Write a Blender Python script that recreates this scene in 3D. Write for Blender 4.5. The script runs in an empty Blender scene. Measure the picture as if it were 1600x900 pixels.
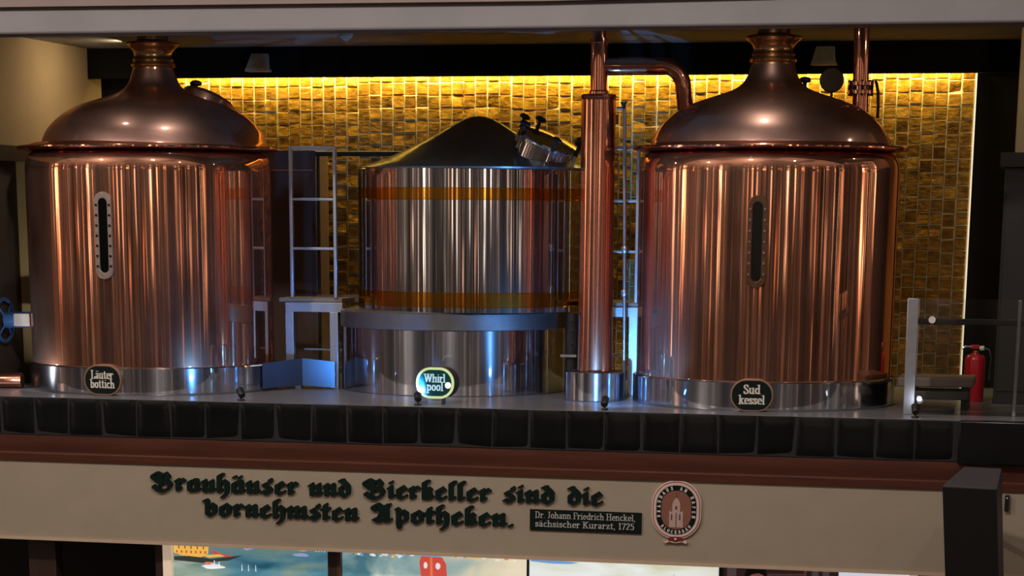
import bpy, math, random
from math import sin, cos, pi, radians, sqrt, atan2
from mathutils import Vector, Matrix

random.seed(7)
scene = bpy.context.scene
COL = scene.collection

# ------------------------------------------------------------------ camera
cam_d = bpy.data.cameras.new('camera')
cam = bpy.data.objects.new('camera', cam_d)
COL.objects.link(cam)
cam_d.sensor_width = 36.0
cam_d.lens = 36.0 * 3650 / 1600
cam_d.shift_y = 0.5
cam_d.clip_end = 200
cam.matrix_world = (Matrix.Translation((4.2, 0, 4.6)) @ Matrix.Rotation(radians(13.2), 4, 'Z')
                    @ Matrix.Rotation(radians(90 - 14.0), 4, 'X') @ Matrix.Rotation(radians(0.4), 4, 'Z'))
scene.camera = cam

# ------------------------------------------------------------------ view
vs = scene.view_settings
vs.view_transform = 'Standard'
vs.look = 'None'
vs.gamma = 1.0
vs.exposure = 0.0
vs.use_curve_mapping = False
scene.display_settings.display_device = 'sRGB'
scene.cycles.use_denoising = True
scene.cycles.sample_clamp_indirect = 6.0
scene.cycles.max_bounces = 8
scene.cycles.caustics_reflective = False
scene.cycles.caustics_refractive = False


def lin(c):
    return tuple(((v / 255) / 12.92 if v / 255 <= 0.04045 else ((v / 255 + 0.055) / 1.055) ** 2.4) for v in c)


# ------------------------------------------------------------------ world: the dim hall all round, as a procedural panorama
world = bpy.data.worlds.new('hall')
scene.world = world
world.use_nodes = True
wt = world.node_tree
for n in list(wt.nodes):
    wt.nodes.remove(n)


def N(t, kind, **kw):
    n = t.nodes.new(kind)
    for k, v in kw.items():
        setattr(n, k, v)
    return n


def math_n(t, op, a, b=None, c=None, clamp=False):
    n = N(t, 'ShaderNodeMath', operation=op, use_clamp=clamp)
    for i, v in enumerate((a, b, c)):
        if v is None:
            continue
        if isinstance(v, (int, float)):
            n.inputs[i].default_value = v
        else:
            t.links.new(v, n.inputs[i])
    return n.outputs[0]


def maprange(t, v, a, b, c, d):
    n = N(t, 'ShaderNodeMapRange')
    n.clamp = True
    t.links.new(v, n.inputs[0])
    for i, x in enumerate((a, b, c, d)):
        n.inputs[i + 1].default_value = x
    return n.outputs[0]


def ramp(t, fac, stops, interp='LINEAR'):
    n = N(t, 'ShaderNodeValToRGB')
    n.color_ramp.interpolation = interp
    el = n.color_ramp.elements
    while len(el) < len(stops):
        el.new(0.5)
    for e, (p, c) in zip(el, stops):
        e.position = p
        e.color = (*c, 1) if len(c) == 3 else c
    if fac is not None:
        t.links.new(fac, n.inputs[0])
    return n.outputs[0]


def mixc(t, fac, a, b, mode='MIX'):
    n = N(t, 'ShaderNodeMix', data_type='RGBA', blend_type=mode)
    for sock, v in ((n.inputs[0], fac), (n.inputs[6], a), (n.inputs[7], b)):
        if isinstance(v, (int, float)):
            sock.default_value = v
        elif isinstance(v, tuple):
            sock.default_value = (*v, 1)
        else:
            t.links.new(v, sock)
    return n.outputs[2]


def build_world():
    t = wt
    tc = N(t, 'ShaderNodeTexCoord')
    sep = N(t, 'ShaderNodeSeparateXYZ')
    t.links.new(tc.outputs['Generated'], sep.inputs[0])
    x, y, z = sep.outputs
    az = math_n(t, 'ARCTAN2', x, math_n(t, 'MULTIPLY', y, -1.0))

    def noise1(scale, detail, off):
        n = N(t, 'ShaderNodeTexNoise', noise_dimensions='1D')
        t.links.new(math_n(t, 'ADD', az, off), n.inputs['W'])
        n.inputs['Scale'].default_value = scale
        n.inputs['Detail'].default_value = detail
        n.inputs['Roughness'].default_value = 0.6
        return n.outputs['Fac']

    def noise2(sa, sz, off):
        cmb = N(t, 'ShaderNodeCombineXYZ')
        t.links.new(math_n(t, 'MULTIPLY_ADD', az, sa, off), cmb.inputs[0])
        t.links.new(math_n(t, 'MULTIPLY', z, sz), cmb.inputs[1])
        n = N(t, 'ShaderNodeTexNoise', noise_dimensions='2D')
        t.links.new(cmb.outputs[0], n.inputs['Vector'])
        n.inputs['Scale'].default_value = 1.0
        n.inputs['Detail'].default_value = 2.0
        return n.outputs['Fac']
    # walls of the hall: warm brown, panels and pillars
    basec = ramp(t, noise1(6.0, 3.0, 11.0), [(0.40, (.012, .010, .010)), (0.49, (.050, .036, .032)), (0.565, (.28, .19, .14)), (.61, (.07, .05, .045))])
    # lit windows, lamps and shelves: narrow bright uprights
    s1 = maprange(t, noise1(9.0, 4.0, 3.0), 0.575, 0.605, 0.0, 1.0)
    s2 = maprange(t, noise1(23.0, 3.0, 7.3), 0.60, 0.635, 0.0, 1.0)
    hue = ramp(t, noise1(13.0, 1.0, 21.0), [(0.3, (1.0, .42, .24)), (0.42, (1.0, .72, .52)), (0.52, (1.0, .92, .82)), (0.60, (1.0, .84, .52)), (0.68, (1.0, .55, .30))])
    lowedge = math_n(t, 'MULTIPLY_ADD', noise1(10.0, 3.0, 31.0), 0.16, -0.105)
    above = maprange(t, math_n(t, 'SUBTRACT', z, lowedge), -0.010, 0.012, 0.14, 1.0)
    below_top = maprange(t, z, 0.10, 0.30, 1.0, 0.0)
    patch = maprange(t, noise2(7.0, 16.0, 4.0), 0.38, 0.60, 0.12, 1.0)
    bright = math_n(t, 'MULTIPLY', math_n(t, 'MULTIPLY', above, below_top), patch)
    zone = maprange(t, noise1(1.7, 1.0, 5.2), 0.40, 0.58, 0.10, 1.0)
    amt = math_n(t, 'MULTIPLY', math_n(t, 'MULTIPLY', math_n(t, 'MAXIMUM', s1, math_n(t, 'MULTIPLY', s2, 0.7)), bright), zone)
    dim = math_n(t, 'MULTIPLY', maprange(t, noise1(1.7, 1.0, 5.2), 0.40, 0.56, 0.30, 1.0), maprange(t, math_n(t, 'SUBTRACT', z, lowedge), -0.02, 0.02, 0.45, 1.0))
    bs = N(t, 'ShaderNodeVectorMath', operation='SCALE')
    t.links.new(basec, bs.inputs[0])
    t.links.new(dim, bs.inputs['Scale'])
    col = mixc(t, amt, bs.outputs[0], hue)
    gain = math_n(t, 'MULTIPLY_ADD', amt, 8.0, 1.0)
    mul = N(t, 'ShaderNodeVectorMath', operation='SCALE')
    t.links.new(col, mul.inputs[0])
    t.links.new(gain, mul.inputs['Scale'])
    walls = mul.outputs[0]
    # ceiling of the hall and its floor
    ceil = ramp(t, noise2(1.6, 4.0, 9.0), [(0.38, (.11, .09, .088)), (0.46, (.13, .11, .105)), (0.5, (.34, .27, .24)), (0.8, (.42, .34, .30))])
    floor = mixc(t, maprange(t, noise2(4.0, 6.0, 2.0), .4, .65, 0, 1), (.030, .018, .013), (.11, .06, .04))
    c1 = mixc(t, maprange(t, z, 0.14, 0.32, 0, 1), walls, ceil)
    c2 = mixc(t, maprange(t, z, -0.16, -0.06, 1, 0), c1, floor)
    # to the sides and behind the brewhouse the building is closed and dark
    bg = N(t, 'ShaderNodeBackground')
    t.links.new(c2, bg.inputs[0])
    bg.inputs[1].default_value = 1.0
    out = N(t, 'ShaderNodeOutputWorld')
    t.links.new(bg.outputs[0], out.inputs[0])


build_world()


def lamp(name, kind, loc, energy, color, target=None, **kw):
    d = bpy.data.lights.new(name, kind)
    d.energy = energy
    d.color = color
    for k, v in kw.items():
        setattr(d, k, v)
    o = bpy.data.objects.new(name, d)
    COL.objects.link(o)
    o.location = loc
    if target is not None:
        o.rotation_euler = (Vector(target) - Vector(loc)).to_track_quat('-Z', 'Y').to_euler()
    return o


# unseen lamps added high in the hall to light the fascia and beam
lamp('hall_fill', 'AREA', (0.5, 11.0, 9.5), 250, (1.0, .90, .82), (0.2, 18, 3.6), shape='DISK', size=.35)
lamp('hall_fill', 'AREA', (-6.5, 11.0, 9.0), 270, (1.0, .88, .78), (-3, 18, 3.6), shape='DISK', size=.22)
lamp('hall_fill', 'AREA', (6.0, 11.0, 9.3), 40, (1.0, .88, .78), (2, 18, 3.6), shape='DISK', size=.22)
# LED line above the gold tiles, hidden behind the black soffit
lamp('tile_led', 'AREA', (-0.35, 20.70, 5.875), 122, (1.0, .75, .25), (-0.35, 20.80, 5.74), shape='RECTANGLE', size=7.0, size_y=.03)

# small warm lamp added under the ceiling to brighten the left wall
lamp('downlight_or_fill', 'AREA', (-3.9, 19.7, 6.03), 9, (1.0, .80, .52), (-4.6, 19.6, 5.0), shape='DISK', size=.2)
lamp('downlight_or_fill', 'AREA', (3.95, 18.2, 6.03), 5, (1.0, .86, .68), (3.95, 19.3, 4.9), shape='DISK', size=.12)  # unseen lamp added to brighten the beige pier at right
# recessed downlights in the brewhouse ceiling, just behind the gallery beam
lamp('downlight_or_fill', 'AREA', (-2.61, 17.64, 6.045), 5, (1.0, .88, .74), (-2.61, 17.64, 0), shape='DISK', size=.05)
lamp('downlight_or_fill', 'AREA', (-3.33, 17.70, 6.045), 1.5, (1.0, .88, .74), (-3.33, 17.70, 0), shape='DISK', size=.03)
lamp('downlight_or_fill', 'AREA', (1.85, 17.77, 6.045), 5, (1.0, .88, .74), (1.85, 17.77, 0), shape='DISK', size=.05)

# ------------------------------------------------------------------ mesh helpers


class MB:
    def __init__(self):
        self.v, self.f, self.mi = [], [], []
        self.cur = 0

    def add(self, vs, fs):
        b = len(self.v)
        self.v += [tuple(p) for p in vs]
        for f in fs:
            self.f.append([b + i for i in f])
            self.mi.append(self.cur)
        return self

    def box(self, x0, x1, y0, y1, z0, z1, M=None):
        vs = [Vector((x, y, z)) for x in (x0, x1) for y in (y0, y1) for z in (z0, z1)]
        if M:
            vs = [M @ p for p in vs]
        return self.add(vs, [(0, 1, 3, 2), (4, 6, 7, 5), (0, 4, 5, 1), (2, 3, 7, 6), (0, 2, 6, 4), (1, 5, 7, 3)])

    def lathe(self, prof, seg=96, M=None):
        """surface of revolution about local Z; profile (r, z) from top/outside order free; r=0 closes"""
        vs, fs, rings = [], [], []
        for r, z in prof:
            if r < 1e-6:
                rings.append([len(vs)])
                vs.append(Vector((0, 0, z)))
            else:
                rings.append(list(range(len(vs), len(vs) + seg)))
                vs += [Vector((r * cos(2 * pi * i / seg), r * sin(2 * pi * i / seg), z)) for i in range(seg)]
        for a, b in zip(rings, rings[1:]):
            for i in range(seg):
                j = (i + 1) % seg
                if len(a) == 1 and len(b) == 1:
                    continue
                if len(a) == 1:
                    fs.append((a[0], b[i], b[j]))
                elif len(b) == 1:
                    fs.append((a[i], b[0], a[j]))
                else:
                    fs.append((a[i], b[i], b[j], a[j]))
        if M:
            vs = [M @ p for p in vs]
        return self.add(vs, fs)

    def cyl(self, p0, p1, r0, r1=None, seg=24):
        r1 = r0 if r1 is None else r1
        p0, p1 = Vector(p0), Vector(p1)
        d = p1 - p0
        M = Matrix.Translation(p0) @ d.to_track_quat('Z', 'Y').to_matrix().to_4x4()
        return self.lathe([(0, 0), (r0, 0), (r1, d.length), (0, d.length)], seg, M)

    def tube(self, pts, r, seg=14, closed=False):
        pts = [Vector(p) for p in pts]
        n = len(pts)
        rs = r if isinstance(r, (list, tuple)) else [r] * n
        tang = []
        for i in range(n):
            a = pts[i - 1] if (i > 0 or closed) else pts[i]
            b = pts[(i + 1) % n] if (i < n - 1 or closed) else pts[i]
            tang.append((b - a).normalized())
        up = Vector((0, 0, 1)) if abs(tang[0].z) < .9 else Vector((1, 0, 0))
        u = (up - tang[0] * up.dot(tang[0])).normalized()
        vs, fs = [], []
        for i in range(n):
            u = (u - tang[i] * u.dot(tang[i])).normalized()
            w = tang[i].cross(u)
            vs += [pts[i] + (u * cos(2 * pi * k / seg) + w * sin(2 * pi * k / seg)) * rs[i] for k in range(seg)]
        for i in range(n if closed else n - 1):
            j = (i + 1) % n
            for k in range(seg):
                m = (k + 1) % seg
                fs.append((i * seg + k, i * seg + m, j * seg + m, j * seg + k))
        if not closed:
            fs.append(tuple(range(seg - 1, -1, -1)))
            fs.append(tuple((n - 1) * seg + k for k in range(seg)))
        return self.add(vs, fs)

    def prism(self, poly, M, d0, d1):
        """polygon in local XY, extruded along local Z between d0 and d1"""
        n = len(poly)
        vs = [M @ Vector((x, y, d0)) for x, y in poly] + [M @ Vector((x, y, d1)) for x, y in poly]
        fs = [tuple(range(n - 1, -1, -1)), tuple(range(n, 2 * n))]
        fs += [(i, (i + 1) % n, n + (i + 1) % n, n + i) for i in range(n)]
        return self.add(vs, fs)

    def ringprism(self, outer, inner, M, d0, d1):
        n = len(outer)
        vs = []
        for d in (d0, d1):
            vs += [M @ Vector((x, y, d)) for x, y in outer]
            vs += [M @ Vector((x, y, d)) for x, y in inner]
        fs = []
        for i in range(n):
            j = (i + 1) % n
            fs.append((i, n + i, n + j, j))
            fs.append((2 * n + i, 2 * n + j, 3 * n + j, 3 * n + i))
            fs.append((i, j, 2 * n + j, 2 * n + i))
            fs.append((n + i, 3 * n + i, 3 * n + j, n + j))
        return self.add(vs, fs)

    def build(self, name, mat, parent=None, bevel=0, smooth=True, angle=35, origin=None):
        base = world_loc(parent) if parent else (Vector(origin) if origin else self.base())
        me = bpy.data.meshes.new(name)
        me.from_pydata([Vector(p) - base for p in self.v], [], self.f)
        me.validate()
        mats = mat if isinstance(mat, (list, tuple)) else [mat]
        for m in mats:
            me.materials.append(m)
        if len(mats) > 1 and len(me.polygons) == len(self.mi):
            me.polygons.foreach_set('material_index', self.mi)
        import bmesh
        bm = bmesh.new()
        bm.from_mesh(me)
        bmesh.ops.recalc_face_normals(bm, faces=bm.faces)
        bm.to_mesh(me)
        bm.free()
        if smooth:
            me.polygons.foreach_set('use_smooth', [True] * len(me.polygons))
            me.set_sharp_from_angle(angle=radians(angle))
        o = bpy.data.objects.new(name, me)
        COL.objects.link(o)
        if parent:
            o.parent = parent
        else:
            o.location = base
        if bevel:
            b = o.modifiers.new('bevel', 'BEVEL')
            b.width = bevel
            b.segments = 2
            b.limit_method = 'ANGLE'
        return o

    def base(self):
        xs, ys, zs = zip(*self.v)
        return Vector(((min(xs) + max(xs)) / 2, (min(ys) + max(ys)) / 2, min(zs)))


def world_loc(o):
    p = Vector((0, 0, 0))
    while o:
        p += o.location
        o = o.parent
    return p


def tag(o, label, cat=None, group=None, kind=None):
    o['label'] = label
    if cat:
        o['category'] = cat
    if group:
        o['group'] = group
    if kind:
        o['kind'] = kind
    return o


def thing(name, loc, label, cat, group=None):
    o = bpy.data.objects.new(name, None)
    COL.objects.link(o)
    o.location = loc
    o.empty_display_size = .1
    return tag(o, label, cat, group)


def struct(name, mb, mat, label, cat, bevel=0):
    return tag(mb.build(name, mat, bevel=bevel), label, cat, None, 'structure')


def frame_at(p, nrm, up=(0, 0, 1)):
    """local X = along surface (viewer's right), Y = up, Z = outward normal"""
    n = Vector(nrm).normalized()
    u = Vector(up).cross(n).normalized()
    v = n.cross(u)
    M = Matrix((u, v, n)).transposed().to_4x4()
    M.translation = Vector(p)
    return M


def stadium(hw, hh, r, seg=10, cx=0, cy=0):
    pts = []
    for qx, qy, a0 in ((1, 1, 0), (-1, 1, 90), (-1, -1, 180), (1, -1, 270)):
        for i in range(seg + 1):
            a = radians(a0 + 90 * i / seg)
            pts.append((cx + qx * (hw - r) + r * cos(a), cy + qy * (hh - r) + r * sin(a)))
    return pts


# ------------------------------------------------------------------ materials
MATS = {}


def pm(name, rgb, rough=.5, metal=0.0, var=0.0, vscale=6.0, bump=0.0, bscale=(8, 8, 8), bdist=.01, spec=.5,
       rough_var=0.0, emit=None, emit_s=0.0, coat=0.0, stretch=(1, 1, 1)):
    m = bpy.data.materials.new(name)
    m.use_nodes = True
    t = m.node_tree
    b = t.nodes['Principled BSDF']
    b.inputs['Base Color'].default_value = (*lin(rgb), 1)
    b.inputs['Roughness'].default_value = rough
    b.inputs['Metallic'].default_value = metal
    b.inputs['Specular IOR Level'].default_value = spec
    b.inputs['Coat Weight'].default_value = coat
    tc = N(t, 'ShaderNodeTexCoord')

    def noise(scale, detail=4, st=(1, 1, 1)):
        mp = N(t, 'ShaderNodeMapping')
        mp.inputs['Scale'].default_value = st
        t.links.new(tc.outputs['Object'], mp.inputs[0])
        n = N(t, 'ShaderNodeTexNoise')
        n.inputs['Scale'].default_value = scale
        n.inputs['Detail'].default_value = detail
        t.links.new(mp.outputs[0], n.inputs['Vector'])
        return n.outputs['Fac']
    if var:
        f = noise(vscale, 5, stretch)
        lo = tuple(c * (1 - var) for c in lin(rgb))
        hi = tuple(min(1, c * (1 + var)) for c in lin(rgb))
        t.links.new(ramp(t, f, [(.3, lo), (.7, hi)]), b.inputs['Base Color'])
    if rough_var:
        t.links.new(maprange(t, noise(vscale * .7, 3, stretch), .35, .65, max(0, rough - rough_var), rough + rough_var), b.inputs['Roughness'])
    if bump:
        bn = N(t, 'ShaderNodeBump')
        bn.inputs['Strength'].default_value = bump
        bn.inputs['Distance'].default_value = bdist
        t.links.new(noise(1.0, 3, bscale), bn.inputs['Height'])
        t.links.new(bn.outputs[0], b.inputs['Normal'])
    if emit:
        b.inputs['Emission Color'].default_value = (*lin(emit), 1)
        b.inputs['Emission Strength'].default_value = emit_s
    MATS[name] = m
    return m


def two_lobe(name, rgb, r1, r2, fac, bump=0, bscale=(7, 7, .35), bdist=.01, var=.1, aniso=0.0, film=0.0):
    """polished sheet metal: a sharp lobe with a faint hazy lobe from fine wiping marks"""
    m = bpy.data.materials.new(name)
    m.use_nodes = True
    t = m.node_tree
    for n in list(t.nodes):
        t.nodes.remove(n)
    tc = N(t, 'ShaderNodeTexCoord')
    mp = N(t, 'ShaderNodeMapping')
    mp.inputs['Scale'].default_value = (3, 3, 1.5)
    t.links.new(tc.outputs['Object'], mp.inputs[0])
    n1 = N(t, 'ShaderNodeTexNoise')
    n1.inputs['Scale'].default_value = 1.3
    n1.inputs['Detail'].default_value = 5
    t.links.new(mp.outputs[0], n1.inputs['Vector'])
    lo = tuple(c * (1 - var) for c in lin(rgb))
    hi = tuple(min(1, c * (1 + var)) for c in lin(rgb))
    col = ramp(t, n1.outputs['Fac'], [(.35, lo), (.65, hi)])
    g1 = N(t, 'ShaderNodeBsdfAnisotropic')
    g2 = N(t, 'ShaderNodeBsdfAnisotropic')
    g1.inputs['Roughness'].default_value = r1
    g2.inputs['Roughness'].default_value = r2
    if aniso:
        tg = N(t, 'ShaderNodeTangent', direction_type='RADIAL', axis='Z')
        g2.inputs['Anisotropy'].default_value = aniso
        t.links.new(tg.outputs[0], g2.inputs['Tangent'])
    t.links.new(col, g1.inputs['Color'])
    t.links.new(col, g2.inputs['Color'])
    if bump:
        mp2 = N(t, 'ShaderNodeMapping')
        mp2.inputs['Scale'].default_value = bscale
        t.links.new(tc.outputs['Object'], mp2.inputs[0])
        n2 = N(t, 'ShaderNodeTexNoise')
        n2.inputs['Scale'].default_value = 1.0
        n2.inputs['Detail'].default_value = 2.0
        t.links.new(mp2.outputs[0], n2.inputs['Vector'])
        bn = N(t, 'ShaderNodeBump')
        bn.inputs['Strength'].default_value = bump
        bn.inputs['Distance'].default_value = bdist
        t.links.new(n2.outputs['Fac'], bn.inputs['Height'])
        t.links.new(bn.outputs[0], g1.inputs['Normal'])
    mx = N(t, 'ShaderNodeMixShader')
    mx.inputs[0].default_value = fac
    t.links.new(g1.outputs[0], mx.inputs[1])
    t.links.new(g2.outputs[0], mx.inputs[2])
    out = N(t, 'ShaderNodeOutputMaterial')
    if film:
        df = N(t, 'ShaderNodeBsdfDiffuse')
        df.inputs[0].default_value = (.75, .68, .62, 1)
        mf = N(t, 'ShaderNodeMixShader')
        t.links.new(maprange(t, n1.outputs['Fac'], .35, .65, film * .4, film * 1.6), mf.inputs[0])
        t.links.new(mx.outputs[0], mf.inputs[1])
        t.links.new(df.outputs[0], mf.inputs[2])
        t.links.new(mf.outputs[0], out.inputs[0])
    else:
        t.links.new(mx.outputs[0], out.inputs[0])
    MATS[name] = m
    return m


copper_body = two_lobe('polished_copper', (214, 150, 118), .035, .36, .15, bump=.20, bscale=(4, 4, .5), bdist=.006, film=.016)
copper_dome = two_lobe('satin_copper', (186, 148, 136), .09, .45, .40, bump=.1, bscale=(2, 2, 2), bdist=.01)
copper_pipe = two_lobe('copper_pipe', (206, 142, 116), .06, .4, .2, bump=.15, bscale=(8, 8, .5), bdist=.005)
copper_trim = two_lobe('rolled_copper', (200, 142, 118), .06, .35, .2)
bronze = two_lobe('bronze_neck', (184, 146, 104), .10, .40, .4)
steel = two_lobe('polished_steel', (190, 192, 200), .035, .32, .26, bump=.12, bscale=(4, 4, .3), bdist=.006, aniso=.6)
steel_mirror = two_lobe('mirror_steel', (198, 194, 194), .025, .35, .10, bump=.22, bscale=(5, 5, .3), bdist=.006)
steel_satin = pm('satin_steel', (182, 188, 198), .40, 1.0, .08, 14)
steel_dark = two_lobe('dark_brushed_steel', (152, 168, 182), .14, .42, .4, bump=.1, bscale=(2, 2, 2), bdist=.02)
steel_band = pm('dull_steel_band', (120, 120, 124), .5, 1.0, .1, 8)
amber_band = two_lobe('amber_band', (190, 132, 52), .04, .35, .25, bump=.2, bscale=(5, 5, .3), bdist=.006)
chrome = two_lobe('chrome', (214, 216, 220), .05, .3, .15)
iron_black = pm('black_plastic', (20, 20, 21), .45, 0, .1, 30)
dark_glass = pm('dark_glass', (10, 13, 12), .06, 0, .1, 9, spec=.6)
copper_frame = pm('dull_copper_frame', (120, 92, 76), .35, 1.0, .15, 40)
steel_frame = pm('dull_steel_frame', (170, 152, 142), .42, .8, .12, 40)
bolt_dark = pm('bolt_dark', (60, 46, 40), .4, .9, .1, 60)
sign_green = pm('dark_green_enamel', (5, 22, 19), .4, 0, .1, 30, spec=.3)
white_letter = pm('white_letter', (222, 216, 206), .5, 0, .03, 30)
pink_rim = pm('rose_metal_rim', (168, 130, 112), .4, .5, .06, 40)
letter_green = pm('bottle_green_paint', (3, 27, 22), .7, 0, .12, 40, spec=.2)
cream = pm('cream_paint', (164, 151, 132), .7, 0, .035, 5, bump=.06, bscale=(60, 60, 60), bdist=.003)
cream_lip = pm('cream_lip', (200, 176, 150), .6, 0, .04, 8)
beige_wall = pm('beige_plaster', (176, 152, 116), .85, 0, .05, 3, bump=.1, bscale=(40, 40, 40), bdist=.003)
beige_strip = pm('ochre_pilaster', (178, 150, 92), .8, 0, .05, 5)
dim_wall = pm('dark_wainscot', (62, 50, 42), .75, 0, .1, 4)
black_wall = pm('black_paint', (14, 13, 12), .75, 0, .2, 4, spec=.2)
beam_paint = pm('grey_beam_paint', (138, 135, 137), .75, 0, .06, 2.5, bump=.1, bscale=(3, 3, 30), bdist=.004)
beam_paint2 = pm('taupe_beam_paint', (138, 124, 120), .8, 0, .06, 3)
ceil_paint = pm('ceiling_paint', (150, 144, 134), .85, 0, .06, 3)
wood = pm('red_brown_wood', (88, 50, 38), .42, 0, .22, 3, bump=.1, bscale=(2, 30, 30), bdist=.003, stretch=(.5, 6, 6))
wood_dark = pm('dark_brown_wood', (52, 34, 26), .5, 0, .2, 4, stretch=(6, 6, .5))
dark_int = pm('dark_interior', (16, 12, 11), .8, 0, .2, 3)
tile_black = pm('black_glazed_tile', (16, 18, 20), .22, 0, .25, 3.5, bump=.05, bscale=(9, 9, 9), bdist=.006, spec=.3)
grout_dark = pm('dark_grout', (24, 24, 25), .7, 0, .1, 20)
ledge_top = pm('ledge_slab', (118, 118, 124), .28, 0, .12, 5, bump=.08, bscale=(6, 6, 6), bdist=.006)
gold_tile = pm('gold_glazed_tile', (152, 112, 34), .32, .35, .42, 15, bump=.7, bscale=(18, 18, 32), bdist=.016, spec=.6, rough_var=.1)
gold_grout = pm('pale_gold_grout', (248, 230, 186), .6, 0, .4, 9)
bench_mat = pm('dark_bench', (74, 68, 64), .5, 0, .1, 9)
bench_top = pm('bench_tread', (118, 104, 92), .5, 0, .1, 9)
red_paint = pm('red_enamel', (196, 22, 38), .3, 0, .06, 20, coat=.3)
blue_paint = pm('blue_enamel', (52, 88, 140), .4, 0, .1, 20)
grey_sleeve = pm('grey_sleeve', (168, 158, 152), .55, 0, .08, 20)
speaker_front = pm('black_speaker_grille', (13, 14, 16), .65, 0, .15, 60)
speaker_case = pm('charcoal_speaker_case', (58, 54, 60), .6, 0, .1, 40)
cab_dark = pm('charcoal_cabinet', (30, 28, 27), .5, 0, .15, 5)
cabinet_brown = pm('brown_cabinet', (98, 80, 74), .35, 0, .1, 5)
pink_line = pm('red_trim_line', (196, 120, 96), .4, 0, .08, 9)
lamp_grey = pm('lamp_grey', (206, 198, 170), .7, 0, .1, 20)
lamp_lip = pm('lamp_lip', (215, 196, 172), .6, 0, .1, 20)
white_post = pm('white_lit_post', (226, 206, 186), .6, 0, .03, 9, emit=(255, 226, 196), emit_s=.35)
led_white = pm('white_led_line', (255, 250, 235), .5, 0, .02, 9, emit=(255, 240, 214), emit_s=.9)
led_gold = pm('yellow_led_line', (255, 220, 120), .5, 0, .02, 9, emit=(255, 206, 70), emit_s=5.0)
lens_blue = pm('blue_lens', (90, 180, 255), .3, 0, .02, 9, emit=(70, 170, 255), emit_s=60)
lens_white = pm('white_lens', (240, 245, 255), .3, 0, .02, 9, emit=(225, 235, 255), emit_s=3)
sign_lit = pm('lit_green_face', (6, 44, 42), .3, 0, .06, 9, emit=(8, 84, 84), emit_s=.22)
sign_rim = pm('lit_cream_rim', (92, 96, 62), .4, 0, .03, 9, emit=(222, 240, 170), emit_s=.75)
sign_text = pm('lit_white_letters', (110, 122, 124), .4, 0, .02, 9, emit=(196, 232, 246), emit_s=.75)
sign_case = pm('sign_case', (38, 36, 33), .5, 0, .08, 20)
seal_rose = pm('seal_rose', (222, 194, 184), .5, 0, .06, 30)
seal_red = pm('seal_red', (116, 36, 34), .5, 0, .08, 30)
seal_brown = pm('seal_brown', (136, 88, 72), .55, 0, .06, 30)
seal_tower = pm('seal_tower', (190, 160, 152), .55, 0, .12, 90)
seal_line = pm('seal_dark_line', (84, 58, 54), .6, 0, .1, 30)  # dark brown for the tower's drawn lines and windows
lettering_white = pm('plate_white', (196, 194, 188), .5, 0, .04, 30)


def glass_mat():
    m = bpy.data.materials.new('clear_glass')
    m.use_nodes = True
    t = m.node_tree
    for n in list(t.nodes):
        t.nodes.remove(n)
    tr = N(t, 'ShaderNodeBsdfTransparent')
    tr.inputs[0].default_value = (.90, .92, .91, 1)
    gl = N(t, 'ShaderNodeBsdfAnisotropic')
    gl.inputs['Roughness'].default_value = .02
    fr = N(t, 'ShaderNodeFresnel')
    fr.inputs[0].default_value = 1.5
    mx = N(t, 'ShaderNodeMixShader')
    t.links.new(fr.outputs[0], mx.inputs[0])
    t.links.new(tr.outputs[0], mx.inputs[1])
    t.links.new(gl.outputs[0], mx.inputs[2])
    out = N(t, 'ShaderNodeOutputMaterial')
    t.links.new(mx.outputs[0], out.inputs[0])
    return m


clear_glass = glass_mat()


def paint_mat(name, stops, sc, strength, off=(0, 0, 0), st=(1, 1, 2.2), grad=0.0):
    """back-lit painted panel: streaky washes of colour"""
    m = bpy.data.materials.new(name)
    m.use_nodes = True
    t = m.node_tree
    b = t.nodes['Principled BSDF']
    tc = N(t, 'ShaderNodeTexCoord')
    mp = N(t, 'ShaderNodeMapping')
    mp.inputs['Location'].default_value = off
    mp.inputs['Scale'].default_value = st
    mp.inputs['Rotation'].default_value = (0, .35, 0)
    t.links.new(tc.outputs['Object'], mp.inputs[0])
    n = N(t, 'ShaderNodeTexNoise')
    n.inputs['Scale'].default_value = sc
    n.inputs['Detail'].default_value = 6
    n.inputs['Distortion'].default_value = .8
    t.links.new(mp.outputs[0], n.inputs['Vector'])
    sx = N(t, 'ShaderNodeSeparateXYZ')
    t.links.new(tc.outputs['Object'], sx.inputs[0])
    c = ramp(t, math_n(t, 'MULTIPLY_ADD', sx.outputs[0], grad, n.outputs['Fac']), [(p, lin(q)) for p, q in stops])
    t.links.new(c, b.inputs['Base Color'])
    t.links.new(c, b.inputs['Emission Color'])
    b.inputs['Emission Strength'].default_value = strength
    b.inputs['Roughness'].default_value = .4
    return m


# ------------------------------------------------------------------ pen-stroke lettering (broad nib swept along strokes)
def hull(pts):
    pts = sorted(set((round(x, 6), round(y, 6)) for x, y in pts))

    def half(ps):
        h = []
        for p in ps:
            while len(h) > 1 and (h[-1][0] - h[-2][0]) * (p[1] - h[-2][1]) - (h[-1][1] - h[-2][1]) * (p[0] - h[-2][0]) <= 0:
                h.pop()
            h.append(p)
        return h[:-1]
    return half(pts) + half(pts[::-1])


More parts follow.
